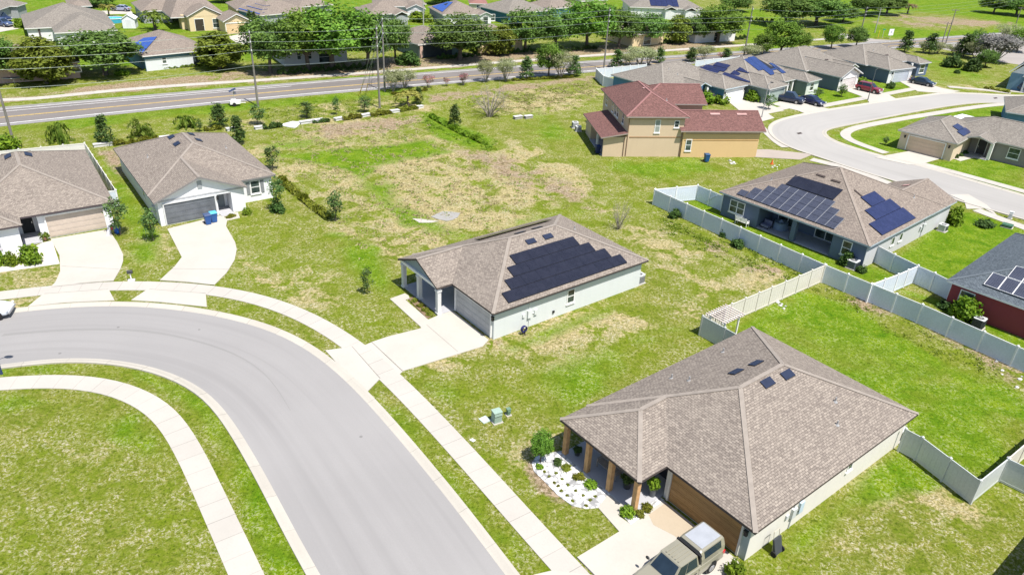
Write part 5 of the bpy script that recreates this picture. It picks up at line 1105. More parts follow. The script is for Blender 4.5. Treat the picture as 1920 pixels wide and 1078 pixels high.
for l_, a, c, h_, k in [('hedge piece between left white blocks behind the gabled house', (212,273), (300,262), .8, 'olive'), ('short hedge behind the roof of the gabled house', (383,246), (416,242), .8, 'olive'), ('hedge piece left of the white sheet', (494,243), (529,238), 1.0, 'dark'),
 ('hedge piece between white blocks under the left sapling', (643,226), (678,221), .9, 'olive'), ('hedge piece between white blocks by the twin poles', (696,219), (733,213), .9, 'olive'), ('hedge piece at the right end of the white blocks', (748,210), (782,204), .9, 'olive'), ('low hedge piece right of the white sheet', (586,231), (618,228), .6, 'dark'),
 ('weedy hedge row in the field beside the dark holly, upper part', (808,220), (845,240), .8, 'bush'), ('weedy hedge row in the field beside the dark holly, middle part', (846,241), (880,258), .9, 'bush'), ('weedy hedge row in the field, lower part', (884,259), (912,272), .8, 'bush'),
 ('olive mulch hedge beside the gabled house, upper part', (527,338), (560,368), .85, 'olive'), ('olive mulch hedge beside the gabled house, middle part', (563,370), (590,392), .85, 'olive'), ('olive mulch hedge beside the young tree', (593,394), (618,412), .9, 'olive'),
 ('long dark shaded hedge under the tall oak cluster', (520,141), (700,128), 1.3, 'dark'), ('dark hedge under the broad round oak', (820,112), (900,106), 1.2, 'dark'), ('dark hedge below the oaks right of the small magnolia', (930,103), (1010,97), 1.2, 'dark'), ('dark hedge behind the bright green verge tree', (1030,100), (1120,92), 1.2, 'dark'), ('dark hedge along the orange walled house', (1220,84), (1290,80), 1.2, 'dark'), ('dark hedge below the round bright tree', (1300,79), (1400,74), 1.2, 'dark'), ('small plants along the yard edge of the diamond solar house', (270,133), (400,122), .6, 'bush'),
 ('dark hedge across the far lawn beyond the street pole', (1388,38), (1450,44), 1.4, 'dark'), ('low dark hedge on the verge by the twin poles', (735,178), (800,170), .5, 'olive'), ('low bushes along the verge beneath the bright green tree', (960,152), (1075,146), .6, 'olive'), ('low entry hedge of the green grey house', (1497,174), (1520,171), .6, 'bush'), ('low shrub row before the pale blue house', (1845,166), (1893,175), .6, 'olive'), ('shrub row right verge, below the mossy tree', (1770,116), (1850,128), .6, 'olive')]:
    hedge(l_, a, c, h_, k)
for i, (x, y) in enumerate([(1791,296), (1799,293), (1808,289)]): tree('dark', (x, y), 0, 0, ['small round shrub by the tan garage wall, lowest of three', 'small round shrub by the tan garage wall, middle of three', 'small round shrub by the tan garage wall, highest of three'][i], 'shrub', 'shrub', h=.6, wm=.8)
# ------------------------------------------------------------------ power line
POLEM = paint((.20, .185, .165), .25, 1.5); WIREM = paint((.26, .31, .28), .1, 1, .4, .5, .3); GUYM = paint((.30, .36, .35), .1, 1, .4); YGUARD = paint((.7, .45, .05), .1)
POLES = [((27,272), None, 12.6, 'leaning wooden power pole at the left edge by the white fence', [90,110,131,166]), ((484,200), 57, None, 'tall wooden power pole left of the tall oak cluster', [60,78,94,123]), ((712,203), 48, None, 'nearer of the braced twin poles, standing on the verge', [53,70,86,109]),
 ((721.6,172), 35, None, 'farther of the braced twin poles, at the road edge', [35,48.6,62,83]), ((1132,130), 15, None, 'lone tall power pole by the white fenced blue house', [19,29,40,58]), ((1394,109), 12.5, None, 'power pole above the solar roof, right of the round bright tree', [17,32,39,55]), ((1613,64), 13, None, 'leaning power pole before the field, right of the dark grove', [15,22,28,37])]
att = []
for b_, top, h, l_, ys in POLES:
    g = P(*b_); h = h or height_at(g[0], g[1], top); root = thing('power_pole', l_, 'power pole', (g[0], g[1], 0))
    b = MB(); b.tube([(0, 0, -.2), (0, 0, h*.5), (0, 0, h)], [.17, .14, .10], 10); b.build('pole', POLEM, root)
    zs = [height_at(g[0], g[1], y) for y in ys]; att.append([np.array([g[0], g[1], min(z, h+.3)]) for z in zs])
    for z in zs[:3]:
        k = MB(); zz = min(z, h+.3); k.bar((0, 0, zz-.25), (.12, -.28, zz-.05), .06); k.tube([(.12, -.28, zz-.1), (.12, -.28, zz+.12)], [.09, .05], 8); k.build('insulator', paint((.6, .62, .62), .1), root)
    if '(712' in str(b_) or '(721' in str(b_):
        far = '(721' in str(b_)
        for ax, ay, zt in ([(676,173,zs[0]),(687,171,zs[1]),(672,180,zs[2])] if not far else [(733,118,zs[0]),(742,122,zs[1]),(694,120,zs[1]),(700,122,zs[2])]):
            a_ = P(ax, ay)-g; k = MB(); k.tube([(0, 0, zt-.3), (a_[0], a_[1], 0)], .028, 5); o = k.build('guy_wire', GUYM, root)
            if not far: u = np.array([-a_[0], -a_[1], zt-.3]); u = u/np.linalg.norm(u); k = MB(); k.tube([(a_[0], a_[1], 0), tuple(np.array([a_[0], a_[1], 0])+u*2.4)], .05, 6); k.build('guard_tube', YGUARD, o)
for w_ in range(4):
    b = MB(); prev = None; route = [0, 1, 2, 3, 4, 5, 6]
    ext0 = att[0][w_]+(att[0][w_]-att[1][w_])*1.2; ext0[2] = att[0][w_][2]; ptsw = [ext0]+[att[i][w_] for i in route]+[np.array([160, 262, att[6][w_][2]])]
    for p, q in zip(ptsw[:-1], ptsw[1:]):
        L = np.linalg.norm(p-q); sag = .012*L; b.tube([tuple(p+(q-p)*t+np.array([.12, -.28, -4*sag*t*(1-t)])) for t in np.linspace(0, 1, 13)], .02, 5, cap=False)
    tag(b.build('power_line', WIREM), ['topmost overhead wire strung along the power poles', 'second overhead wire from the top along the power poles', 'third overhead wire from the top along the power poles', 'lowest overhead wire strung along the power poles'][w_], 'power line', 'overhead wires along the highway')
for b_, top, l_ in [((1773,82.5),17.8,'tall dark pole beyond the right verge trees'),((1766,82),42,'short stub pole touching the tall dark pole'),((1905,45),14,'pole near the dark field oaks in the top right corner'),((794,47),-6,'thin pale pole rising over the lanai house roof'),((1640,62),16,'thin pole between the leaning pole and the white sign'),((1600,26),7,'lamp pole before the dark field oaks')]:
    g = P(*b_); h = height_at(g[0], g[1], top); root = thing('utility_pole', l_, 'pole', (g[0], g[1], 0)); b = MB(); b.tube([(0, 0, -.1), (0, 0, h)], [.15, .09], 8); b.build('pole', POLEM if 'dark' in l_ else paint((.38, .38, .36), .1), root); b = MB(); b.bar((-.9, 0, h-.3), (.9, 0, h-.3), .1, .12); [b.tube([(x, 0, h-.25), (x, 0, h-.02)], [.05, .03], 6) for x in (-.8, 0, .8)]; b.build('crossarm', POLEM, root)
def lamp(b_, h, l_, mat, arm=(1, 0), lean=0):
    g = P(*b_); root = thing('street_lamp', l_, 'street lamp', (g[0], g[1], 0)); b = MB(); b.tube([(0, 0, -.1), (0, 0, .5), (lean, 0, h)], [.11, .075, .05], 10); b.build('pole', mat, root)
    b = MB(); b.tube([(lean, 0, h-.1), (lean+arm[0]*.5, arm[1]*.5, h+.12), (lean+arm[0]*1.0, arm[1]*1.0, h+.12)], .035, 8); b.build('arm', mat, root); b = MB(); b.ellipsoid((lean+arm[0]*1.15, arm[1]*1.15, h+.1), .32, .2, .10, 12, 6); b.build('lamp_head', BLACKP, root)
lamp((3,701), 4.6, 'dark blue street lamp at the left edge of the near street', paint((.03, .05, .12), .1), (.5, .3), .15)
lamp((1428,221), 5.4, 'grey street lamp in front of the blue house driveway', paint((.3, .3, .3), .1), (.6, .6)); lamp((1627,188), 5.4, 'slim dark street lamp by the red parked car', paint((.1, .12, .12), .1), (.6, .4))
# ------------------------------------------------------------------ vehicles
GLS = paint((.018, .03, .045), .2, 2, .08, .6); TYRE = paint((.02, .02, .02), .1, 3, .9); RIM = paint((.45, .45, .46), .1, 3, .3, .5, .7)
def carpaint(c):
    t = NT('car_paint'); v = t.coord(); n = t.noise(v, 2.5, 3); t.base(t.mix(t.ramp(n, .4, .7, 0, .15), c, tuple(q*.8 for q in c)), .28, .5); t.b.inputs['Coat Weight'].default_value = .5; t.b.inputs['Coat Roughness'].default_value = .08; return t.m
def loft(b, secs, mi=0):
    """secs: closed rings of 3d points with equal count"""
    n = len(secs[0])
    for i in range(len(secs)-1):
        for k in range(n): b.face([secs[i][k], secs[i][(k+1) % n], secs[i+1][(k+1) % n], secs[i+1][k]], mi)
    b.face(secs[0][::-1], mi); b.face(secs[-1], mi)
def ring(x, zb, zt, hw, ht):
    """rounded body section across the car at station x"""
    r = min(.12, (zt-zb)*.3); return [(x, -hw*.94, zb), (x, -hw, zb+r), (x, -hw, zb+(zt-zb)*.62), (x, -ht, zt-r*.4), (x, -ht+.12, zt), (x, 0, zt+.02), (x, ht-.12, zt), (x, ht, zt-r*.4), (x, hw, zb+(zt-zb)*.62), (x, hw, zb+r), (x, hw*.94, zb)]
def vehicle(kind, label, a, c, col, name=None, cat=None, world=False, at_centre=True):
    """a rear, c front: photograph points on the ground under the vehicle's near side or centre line"""
    w0, w1 = (np.array(a), np.array(c)) if world else (P(*a), P(*c)); d = w1-w0; ang = math.atan2(d[1], d[0]); ce = (w0+w1)/2
    if not at_centre: n = np.array([-d[1], d[0]])/np.linalg.norm(d); n = n if n[1] > 0 else -n; ce = ce+n*.85
    root = thing(name or kind, label, cat or 'car', (ce[0], ce[1], .03), ang); cp = carpaint(col); L, W = dict(pickup=(5.4, 1.9), car=(4.6, 1.8), suv=(4.7, 1.85), camper=(5.4, 1.9))[kind]; hw = W/2; h0 = L/2
    b = MB()
    if kind in ('pickup', 'camper'): st = [(-h0, .55, 1.0, .86), (-h0+.12, .42, 1.06, .93), (-.6, .36, 1.08, .95), (.9, .36, 1.08, .95), (1.2, .36, 1.10, .95), (2.2, .38, 1.04, .93), (h0-.12, .42, .96, .88), (h0, .5, .84, .78)]
    elif kind == 'suv': st = [(-h0, .55, .95, .8), (-h0+.15, .4, 1.02, .9), (0, .32, 1.04, .92), (1.0, .32, 1.04, .92), (1.9, .36, .96, .9), (h0-.15, .4, .86, .84), (h0, .5, .75, .72)]
    else: st = [(-h0, .5, .85, .76), (-h0+.18, .36, .95, .86), (-.9, .28, .96, .9), (.8, .28, .94, .9), (1.6, .32, .86, .88), (h0-.2, .36, .74, .82), (h0, .45, .62, .68)]
    loft(b, [ring(x, zb, zt, w_, w_*.95) for x, zb, zt, w_ in st]); body = b.build('body', cp, root, smooth=True); body.data.set_sharp_from_angle(angle=.62)
    for sy in (-1, 1):
        for sx in (-1, 1): k = MB(); k.cyl((sx*L*.31, sy*(hw-.06), .40), (0, 1, 0), .43, .10, 22); k.build('wheel_arch', BLACKP, root)
        for xx in ((-.55, .45, 1.4) if kind != 'car' else (-1.0, .15, 1.1)): k = MB(); k.bar((xx, sy*(hw+.001), .5), (xx, sy*(hw*.985+.004), .98 if kind != 'car' else .86), .02, .012); k.build('door_seam', BLACKP, root)
        k = MB(); k.box(-.35, -.18, sy*(hw+.012)-.012, sy*(hw+.012)+.012, .84, .88); k.box(.62, .79, sy*(hw+.012)-.012, sy*(hw+.012)+.012, .84, .88); k.build('door_handle', BLACKP, root)
    # cabin
    if kind in ('pickup', 'camper'): x0, x1, x2, x3, zb, zr = -.62, -.5, .75, 1.45, 1.07, 1.78
    elif kind == 'suv': x0, x1, x2, x3, zb, zr = -2.2, -1.85, .35, 1.15, 1.0, 1.66
    else: x0, x1, x2, x3, zb, zr = -1.75, -1.0, .25, 1.15, .92, 1.42
    cw, rw = hw*.90, hw*.72; b = MB()
    low = [(x0, -cw), (x3, -cw*.93), (x3, cw*.93), (x0, cw)]; up = [(x1, -rw), (x2, -rw*.96), (x2, rw*.96), (x1, rw)]
    for i in range(4): p, q = low[i], low[(i+1) % 4]; r_, s_ = up[i], up[(i+1) % 4]; b.face([(*p, zb), (*q, zb), (*s_, zr), (*r_, zr)])
    n_ = 6; mid = [(x1+(x2-x1)*t) for t in np.linspace(0, 1, n_)]
    for i in range(n_-1):
        for s0, s1 in ((-1, -.5), (-.5, 0), (0, .5), (.5, 1)):
            f = lambda x, s: (x, s*rw, zr+.05*(1-s*s)*math.sin(math.pi*min(max((x-x1)/(x2-x1), 0), 1))); b.face([f(mid[i], s0), f(mid[i+1], s0), f(mid[i+1], s1), f(mid[i], s1)])
    cab = b.build('cabin', cp, root)
    L4, U4 = [Vector((*p, zb)) for p in low], [Vector((*p, zr)) for p in up]
    def pane(i, j, t0, t1, e0, e1, nm):
        def pt(t, e): a_ = L4[i].lerp(L4[j], t); c_ = U4[i].lerp(U4[j], t); return a_.lerp(c_, e)
        q = [pt(t0, e0), pt(t1, e0), pt(t1, e1), pt(t0, e1)]; n = (q[1]-q[0]).cross(q[3]-q[0]).normalized()
        mid_ = (q[0]+q[2])/2
        if n.dot(mid_-Vector(((x0+x3)/2, 0, 1))) < 0: n = -n
        k = MB(); k.face([p+n*.012 for p in q]); [k.face([q[m_]+n*.002, q[(m_+1) % 4]+n*.002, q[(m_+1) % 4]+n*.012, q[m_]+n*.012]) for m_ in range(4)]; k.build(nm, GLS, root)
    pane(1, 2, .06, .94, .08, .93, 'windshield'); pane(3, 0, .08, .92, .12, .9, 'rear_window')
    for i, j in ((0, 1), (2, 3)):
        cuts = (.06, .5, .53, .93) if kind != 'suv' else (.04, .30, .33, .92); cuts = cuts if i == 0 else tuple(1-x for x in cuts[::-1])
        pane(i, j, cuts[0], cuts[1], .12, .9, 'side_window'); pane(i, j, cuts[2], cuts[3], .12, .9, 'side_window')
    if kind in ('pickup', 'camper'):
        if kind == 'pickup': k = MB(); k.box(-h0+.1, -.66, -.8, .8, 1.085, 1.11); k.build('bed_liner', DARKIN, root)
        else:
            k = MB(); cs = lambda x, z: [(x, -.88, 1.06), (x, -.84, 1.4), (x, -.70, z-.06), (x, -.6, z), (x, .6, z), (x, .70, z-.06), (x, .84, 1.4), (x, .88, 1.06)]
            loft(k, [cs(-h0+.06, 1.80), cs(-h0+.16, 1.86), cs(-.86, 1.88), cs(-.76, 1.84)]); cpt = k.build('canopy', cp, root)
            k = MB(); k.box(-.755, -.63, -.8, .8, 1.09, 1.72); k.build('gap_seal', BLACKP, cpt); k = MB(); k.box(-h0+.22, -.95, -.58, .58, 1.872, 1.90); k.build('canopy_roof', paint((.33, .345, .37), .08, 2, .4), cpt)
            for sg in (-1, 1): k = MB(); k.face([(-h0+.35, sg*.852, 1.36), (-1.0, sg*.852, 1.36), (-1.0, sg*.742, 1.76), (-h0+.35, sg*.742, 1.76)]); k.face([(-h0+.35, sg*.842, 1.36), (-1.0, sg*.842, 1.36), (-1.0, sg*.732, 1.76), (-h0+.35, sg*.732, 1.76)]); k.build('side_window', GLS, cpt)
            for j in range(5): k = MB(); y = -.4+j*.2; k.box(-.42, .66, y-.03, y+.03, zr+.052, zr+.075); k.build('roof_rib', cp, cab)
    for sx in (-1, 1):
        for sy in (-1, 1):
            xw = sx*(L*.31); k = MB(); k.cyl((xw, sy*(hw-.10), .345), (0, 1, 0), .345, .23, 20); wh = k.build('wheel', TYRE, root); k = MB(); k.cyl((xw, sy*(hw+.012), .345), (0, 1, 0), .215, .03, 14); [k.bar((xw, sy*(hw+.03), .345), (xw+.19*math.cos(t), sy*(hw+.03), .345+.19*math.sin(t)), .05, .02) for t in np.arange(0, 6.28, 1.257)]; k.build('rim', RIM, wh)
    for sy in (-1, 1):
        k = MB(); k.box(h0-.16, h0-.02, sy*hw*.74-.16, sy*hw*.74+.16, .66 if kind == 'car' else .74, .78 if kind == 'car' else .92); k.build('headlight', paint((.7, .72, .74), .05, 2, .1), root)
        k = MB(); k.box(-h0-.01, -h0+.2, sy*hw*.86-.1, sy*hw*.86+.1, .75, 1.0 if kind != 'car' else .9); k.build('tail_light', paint((.5, .01, .02), .1, 2, .2), root)
        k = MB(); k.ellipsoid((x3-.25, sy*(hw+.13), zb+.08), .08, .13, .09, 8, 6); k.build('mirror', BLACKP, root)
    k = MB(); k.box(h0-.05, h0+.05, -hw*.8, hw*.8, .42, .58); k.box(-h0-.06, -h0+.04, -hw*.8, hw*.8, .48, .64); k.build('bumper', paint((.35, .35, .36), .1, 2, .4), root)
    return root
tr0, tr1 = B.world(-.75, 1.92), B.world(-6.1, 1.92)
vehicle('camper', 'beige pickup truck with camper canopy in the foreground driveway', tr0, tr1, (.245, .23, .175), 'pickup_truck', 'pickup truck', world=True)
vehicle('pickup', 'black pickup truck in the green grey house driveway', (1456,190), (1492,196.5), (.015, .025, .06), 'pickup_truck', 'pickup truck', at_centre=False)
vehicle('car', 'dark blue sedan parked just in front of the black pickup', (1503,193), (1529,200.5), (.012, .015, .06), 'parked_car', at_centre=False)
vehicle('suv', 'dark red car parked in the white gabled house driveway', (1611,171), (1637,176.8), (.20, .015, .03), 'parked_car', at_centre=False)
vehicle('car', 'black car parked before the slate blue house at the street end', (1712,158), (1738,163.5), (.015, .03, .05), 'parked_car', at_centre=False)
vehicle('car', 'silver car parked by the small yellow palm at top left', (237,23), (212,22), (.30, .32, .42), 'parked_car', at_centre=False)
vehicle('pickup', 'dark blue truck at the top left edge, farther one', (-12,38), (16,42), (.02, .035, .10), 'parked_truck', 'truck')
vehicle('suv', 'blue and white car at the top left edge, nearer one', (-10,48), (22,52), (.06, .09, .18), 'parked_car')
vehicle('car', 'small pale car in front of the tan garage of the beige gabled house', (450,58), (466,63), (.4, .42, .48), 'parked_car')
vehicle('car', 'white car just entering at the left edge of the near street', (-62,596), (-10,592), (.6, .63, .66), 'parked_car')
vehicle('suv', 'dark blue car in front of the pale blue house garage', (1905,168), (1932,176), (.05, .07, .14), 'parked_car')
# white motorhome behind the tan garage house
g = P(1750,236,2.6); g2 = P(1815,219,2.6); d = g2-g; root = thing('camper_van', 'white camper van with pale blue front behind the tan garage house', 'camper van', (*((g+g2)/2), 0), math.atan2(d[1], d[0])); Lc = float(np.linalg.norm(d))
b = MB(); rr = lambda x, z0, z1, w_: [(x, -w_, z0), (x, -w_, z1-.15), (x, -w_+.15, z1), (x, w_-.15, z1), (x, w_, z1-.15), (x, w_, z0)]; loft(b, [rr(-Lc/2, .6, 1.7, .95), rr(-Lc/2+.3, .45, 2.3, 1.05), rr(-Lc/2+.8, .45, 2.75, 1.1), rr(Lc/2, .45, 2.8, 1.1)]); b.build('body', paint((.72, .72, .71), .06, 1, .4), root)
b = MB(); b.face([(-Lc/2-.012, -.85, 1.2), (-Lc/2-.012, .85, 1.2), (-Lc/2+.27, .9, 2.2), (-Lc/2+.27, -.9, 2.2)]); b.build('windshield', paint((.10, .28, .36), .2, 2, .15), root); b = MB(); b.box(-1, 2.6, -1.13, -1.102, 1.4, 2.0); b.build('side_window', GLS, root)
for x in (-Lc*.3, Lc*.3):
    for y in (-.98, .98): b = MB(); b.cyl((x, y, .36), (0, 1, 0), .36, .22, 16); b.build('wheel', TYRE, root)
# motorcycles
def moto(px, ang, label, col):
    g = P(*px); root = thing('motorcycle', label, 'motorcycle', (*g, .04), ang); b = MB()
    b.tube([(-.35, 0, .75), (.1, 0, .85), (.45, 0, .8), (.6, 0, .6)], [.12, .17, .14, .06], 8); b.build('tank', carpaint(col), root); b = MB(); b.tube([(-.75, 0, .82), (-.4, 0, .78), (-.05, 0, .8)], [.08, .13, .1], 8); b.build('seat', BLACKP, root); b = MB(); b.obox((.02, 0, .5), (1, 0, 0), .45, .3, .35); b.tube([(.62, 0, .35), (.45, 0, 1.0), (.38, 0, 1.1)], .035, 6); b.tube([(.38, -.36, 1.12), (.42, 0, 1.08), (.38, .36, 1.12)], .02, 6); b.tube([(-.62, .12, .35), (0, .14, .35)], .045, 6); b.build('frame', paint((.1, .1, .1), .1, 2, .3), root)
    for x in (-.68, .72): b = MB(); [b.tube([(x+.26*math.cos(t), 0, .31+.26*math.sin(t)), (x+.26*math.cos(t+.42), 0, .31+.26*math.sin(t+.42))], .055, 6) for t in np.arange(0, 6.28, .3927)]; b.cyl((x, 0, .31), (0, 1, 0), .08, .1, 8); b.build('wheel', TYRE, root)
moto((1697,150), .4, 'motorcycle beside the slate blue house garage, left one', (.05, .03, .03)); moto((1709,153), .5, 'motorcycle beside the slate blue house garage, right one', (.02, .02, .03))
# solar trailer on the highway verge
g = P(441,199); root = thing('solar_trailer', 'white wheeled trailer with mast and tilted solar panel on the highway verge', 'trailer', (*g, .02), .5); root.scale = (.72, .72, .8)
b = MB(); b.prism([(-1.0, -.55), (.9, -.55), (1.3, 0), (.9, .55), (-1.0, .55)], .4, 1.0); b.bar((1.2, 0, .5), (2.2, 0, .45), .1); b.box(-.7, .3, -.4, .4, 1.0, 1.25); b.build('body', WHITE, root); b = MB(); b.tube([(0, 0, 1.2), (0, 0, 2.9)], .07, 8); b.build('mast', ALU, root); b = MB(); b.obox((-.2, 0, 3.0), (1, 0, .35), 1.5, 1.1, .06); b.build('solar_panel', SOL_B, root); b = MB(); b.box(.1, .5, -.25, .25, 2.2, 2.6); b.build('speaker_box', paint((.15, .15, .2), .1), root)
for y in (-.65, .65): b = MB(); b.cyl((-.2, y, .36), (0, 1, 0), .36, .2, 14); b.build('wheel', TYRE, root)
# ------------------------------------------------------------------ bins, air conditioners, boxes
def wbin(px, label, col, lid, rz=0., xy=None):
    g = P(*px) if xy is None else xy; root = thing('wheeled_bin', label, 'bin', (*g, .06), rz); b = MB(); lo = [(-.24, -.26), (.24, -.26), (.24, .26), (-.24, .26)]; hi = [(-.31, -.36), (.31, -.36), (.31, .36), (-.31, .36)]
    for i in range(4): b.face([(*lo[i], .06), (*lo[(i+1) % 4], .06), (*hi[(i+1) % 4], 1.0), (*hi[i], 1.0)])
    b.face([(*p, .06) for p in lo]); b.bar((-.33, -.36, .98), (.33, -.36, .98), .05); b.bar((-.33, .36, .98), (.33, .36, .98), .05); b.build('body', paint(col, .1, 2, .45), root)
    b = MB(); b.prism([(-.34, -.39), (.34, -.39), (.34, .42), (-.34, .42)], 1.005, 1.05); b.face([(-.3, -.3, 1.09), (.3, -.3, 1.09), (.3, .3, 1.09), (-.3, .3, 1.09)]); [b.face([(*p, 1.05), (*q, 1.05), (q[0]*.9, q[1]*.85, 1.09), (p[0]*.9, p[1]*.85, 1.09)]) for p, q in (((-.33, -.35), (.33, -.35)), ((.33, -.35), (.33, .35)), ((.33, .35), (-.33, .35)), ((-.33, .35), (-.33, -.35)))]; b.build('lid', paint(lid, .08, 2, .45), root); b = MB(); b.tube([(-.25, .46, 1.0), (.25, .46, 1.0)], .02, 6); b.build('handle', BLACKP, root)
    for x in (-.26, .26): b = MB(); b.cyl((x, .3, .12), (1, 0, 0), .12, .06, 12); b.build('wheel', TYRE, root)
wbin((391,421), 'blue wheeled bin with dark lid before the open garage, left one', (.03, .09, .28), (.06, .09, .18), .65); wbin((402,417), 'blue wheeled bin with light blue lid before the open garage, right one', (.03, .10, .30), (.10, .42, .62), .65)
wbin((1324,304), 'blue wheeled bin on the grass by the orange house wall', (.02, .09, .24), (.03, .08, .18), .2); wbin((1120,288), 'dark blue wheeled bin in the shade of the orange house patio', (.015, .03, .12), (.02, .04, .14), .2)
wbin((1424,189), 'blue wheeled bin beside the green grey house, left one', (.02, .09, .24), (.03, .08, .2), .7); wbin((1430,189), 'grey blue wheeled bin beside the green grey house, right one', (.08, .14, .24), (.1, .16, .25), .7); wbin((1664,148), 'teal wheeled bin beside the slate blue house garage', (.02, .12, .16), (.03, .2, .25), .4); wbin((1679,150), 'dark teal wheeled bin near the motorcycles', (.02, .08, .12), (.03, .1, .14), .4)
def acu(px, label, rz, s=.82, h=.85, z=.0, col=(.42, .43, .43), xy=None):
    g = P(*px) if xy is None else xy; root = thing('air_conditioner', label, 'air conditioner', (*g, z), rz); b = MB(); b.box(-s*.6, s*.6, -s*.6, s*.6, -.02, .06); b.build('base', M_DRIVE, root); b = MB(); c = .1
    p = [(-s/2+c, -s/2), (s/2-c, -s/2), (s/2, -s/2+c), (s/2, s/2-c), (s/2-c, s/2), (-s/2+c, s/2), (-s/2, s/2-c), (-s/2, -s/2+c)]; b.prism(p, .064, h); bd = b.build('case', paint(col, .1, 2, .5), root)
    b = MB(); [b.bar((x, -s/2-.012, .16), (x, -s/2-.012, h-.1), .02) for x in np.linspace(-s*.36, s*.36, 9)]; [b.bar((-s/2-.012, x, .16), (-s/2-.012, x, h-.1), .02) for x in np.linspace(-s*.36, s*.36, 9)]; [b.bar((s/2+.012, x, .16), (s/2+.012, x, h-.1), .02) for x in np.linspace(-s*.36, s*.36, 9)]; b.build('side_grille', paint((.10, .11, .12), .1, 2, .5), root)
    b = MB(); b.prism([(x*1.04, y*1.04) for x, y in p], h+.002, h+.05); b.build('top_cover', paint((.56, .57, .57), .06, 2, .5), root); b = MB(); b.cyl((0, 0, h+.055), (0, 0, 1), s*.34, .006, 18); b.build('fan_opening', BLACKP, root); b = MB(); [b.bar((0, 0, h+.07), (s*.34*math.cos(t), s*.34*math.sin(t), h+.07), .025, .02) for t in np.arange(0, 6.28, .524)]; b.cyl((0, 0, h+.08), (0, 0, 1), .09, .03, 12); b.build('fan_grille', paint((.35, .35, .35), .1), root)
acu((1,1), 'grey air conditioner behind the black solar array house', A.a, xy=A.world(17.2, .9)); acu((1,1), 'air conditioner at the back corner of the foreground house', B.a, xy=B.world(17.5, .9)); acu((1597,502), 'dark grey air conditioner behind the slate blue solar house', E_.a, .95, .8, col=(.10, .12, .15)); acu((1766,433), 'small air conditioner by the pale wall of the slate blue house', E_.a, .8, .75); acu((1832,614), 'black air conditioner with white top at the brick red wall', G.a, .85, .9, col=(.03, .035, .04)); acu((1078,240), 'white air conditioner left of the orange house, farther one', F.a, .85, .85, col=(.6, .61, .62)); acu((1084,246), 'white air conditioner left of the orange house, nearer one', F.a, .8, .7, col=(.55, .56, .57))
def ubox(px, label, sx, sy, h, col, rz, name='utility_box', domed=True):
    g = P(*px); root = thing(name, label, 'utility box', (*g, 0), rz); b = MB(); b.box(-sx/2-.08, sx/2+.08, -sy/2-.08, sy/2+.08, -.03, .06); b.build('base', M_DRIVE, root); b = MB(); b.box(-sx/2, sx/2, -sy/2, sy/2, .062, h); b.face([(-sx/2, -sy/2-.05, h*.75), (sx/2, -sy/2-.05, h*.75), (sx/2, -sy/2, h*.98), (-sx/2, -sy/2, h*.98)]); b.build('case', paint(col, .08, 2, .5), root); b = MB(); b.prism([(-sx/2-.03, -sy/2-.03), (sx/2+.03, -sy/2-.03), (sx/2+.03, sy/2+.03), (-sx/2-.03, sy/2+.03)], h+.002, h+.06); b.build('lid', paint(tuple(q*1.1 for q in col), .06, 2, .5), root)
ubox((931,790), 'pale green utility box on the lawn by the near pavement', .55, .5, .85, (.27, .36, .30), .5); ubox((953,778), 'small dark green pedestal beside the pale green utility box', .22, .22, .5, (.12, .2, .14), .5); ubox((1888,426), 'low dark green utility box on the bright lawn', 1.0, .8, .3, (.05, .12, .07), -.7); ubox((1893,410), 'small white pedestal beside the right pavement', .35, .3, .8, (.6, .62, .6), -.7)
def flatpad(name, label, cat, px, z0, z1, mat): b = MB(); b.prism([tuple(P(*q)) for q in px], z0, z1); return tag(b.build(name, mat), label, cat)
flatpad('utility_pad', 'flat grey green utility lid in the grass beside the pale green box', 'utility lid', [(897,786),(910,780),(921,789),(907,795)], -.02, .07, paint((.42, .5, .46), .1)); flatpad('utility_pad', 'small pale round lid in the grass near the near pavement', 'utility lid', [(880,825),(886,822),(892,826),(887,829)], -.02, .05, paint((.62, .62, .58), .1))
flatpad('storm_grate', 'dark drain grate in the pale street bend', 'drain', [(1493,250),(1501,248.5),(1505,251),(1497,252.5)], .0, .024, VENTK); flatpad('storm_grate', 'dark drain grate near the far end of the pale street', 'drain', [(1862,184),(1868,183),(1871,185),(1865,186)], .0, .024, VENTK)
# mailbox by the left driveways
g = P(247,527); root = thing('mailbox', 'small dark topped mailbox on the pavement edge between the left driveways', 'mailbox', (*g, .02), .3); root.scale = (.62, .62, .75); b = MB(); b.box(-.06, .06, -.06, .06, 0, 1.0); b.build('post', WHITE, root); b = MB(); b.prism([(-.35, -.2), (.35, -.2), (.35, .2), (-.35, .2)], 1.003, 1.2); b.tube([(-.35, 0, 1.2), (.35, 0, 1.2)], .2, 12); b.build('box', paint((.05, .05, .055), .1, 2, .5), root); b = MB(); b.box(-.45, .45, -.28, .28, -.02, .16); b.build('base', paint((.6, .6, .58), .1), root)
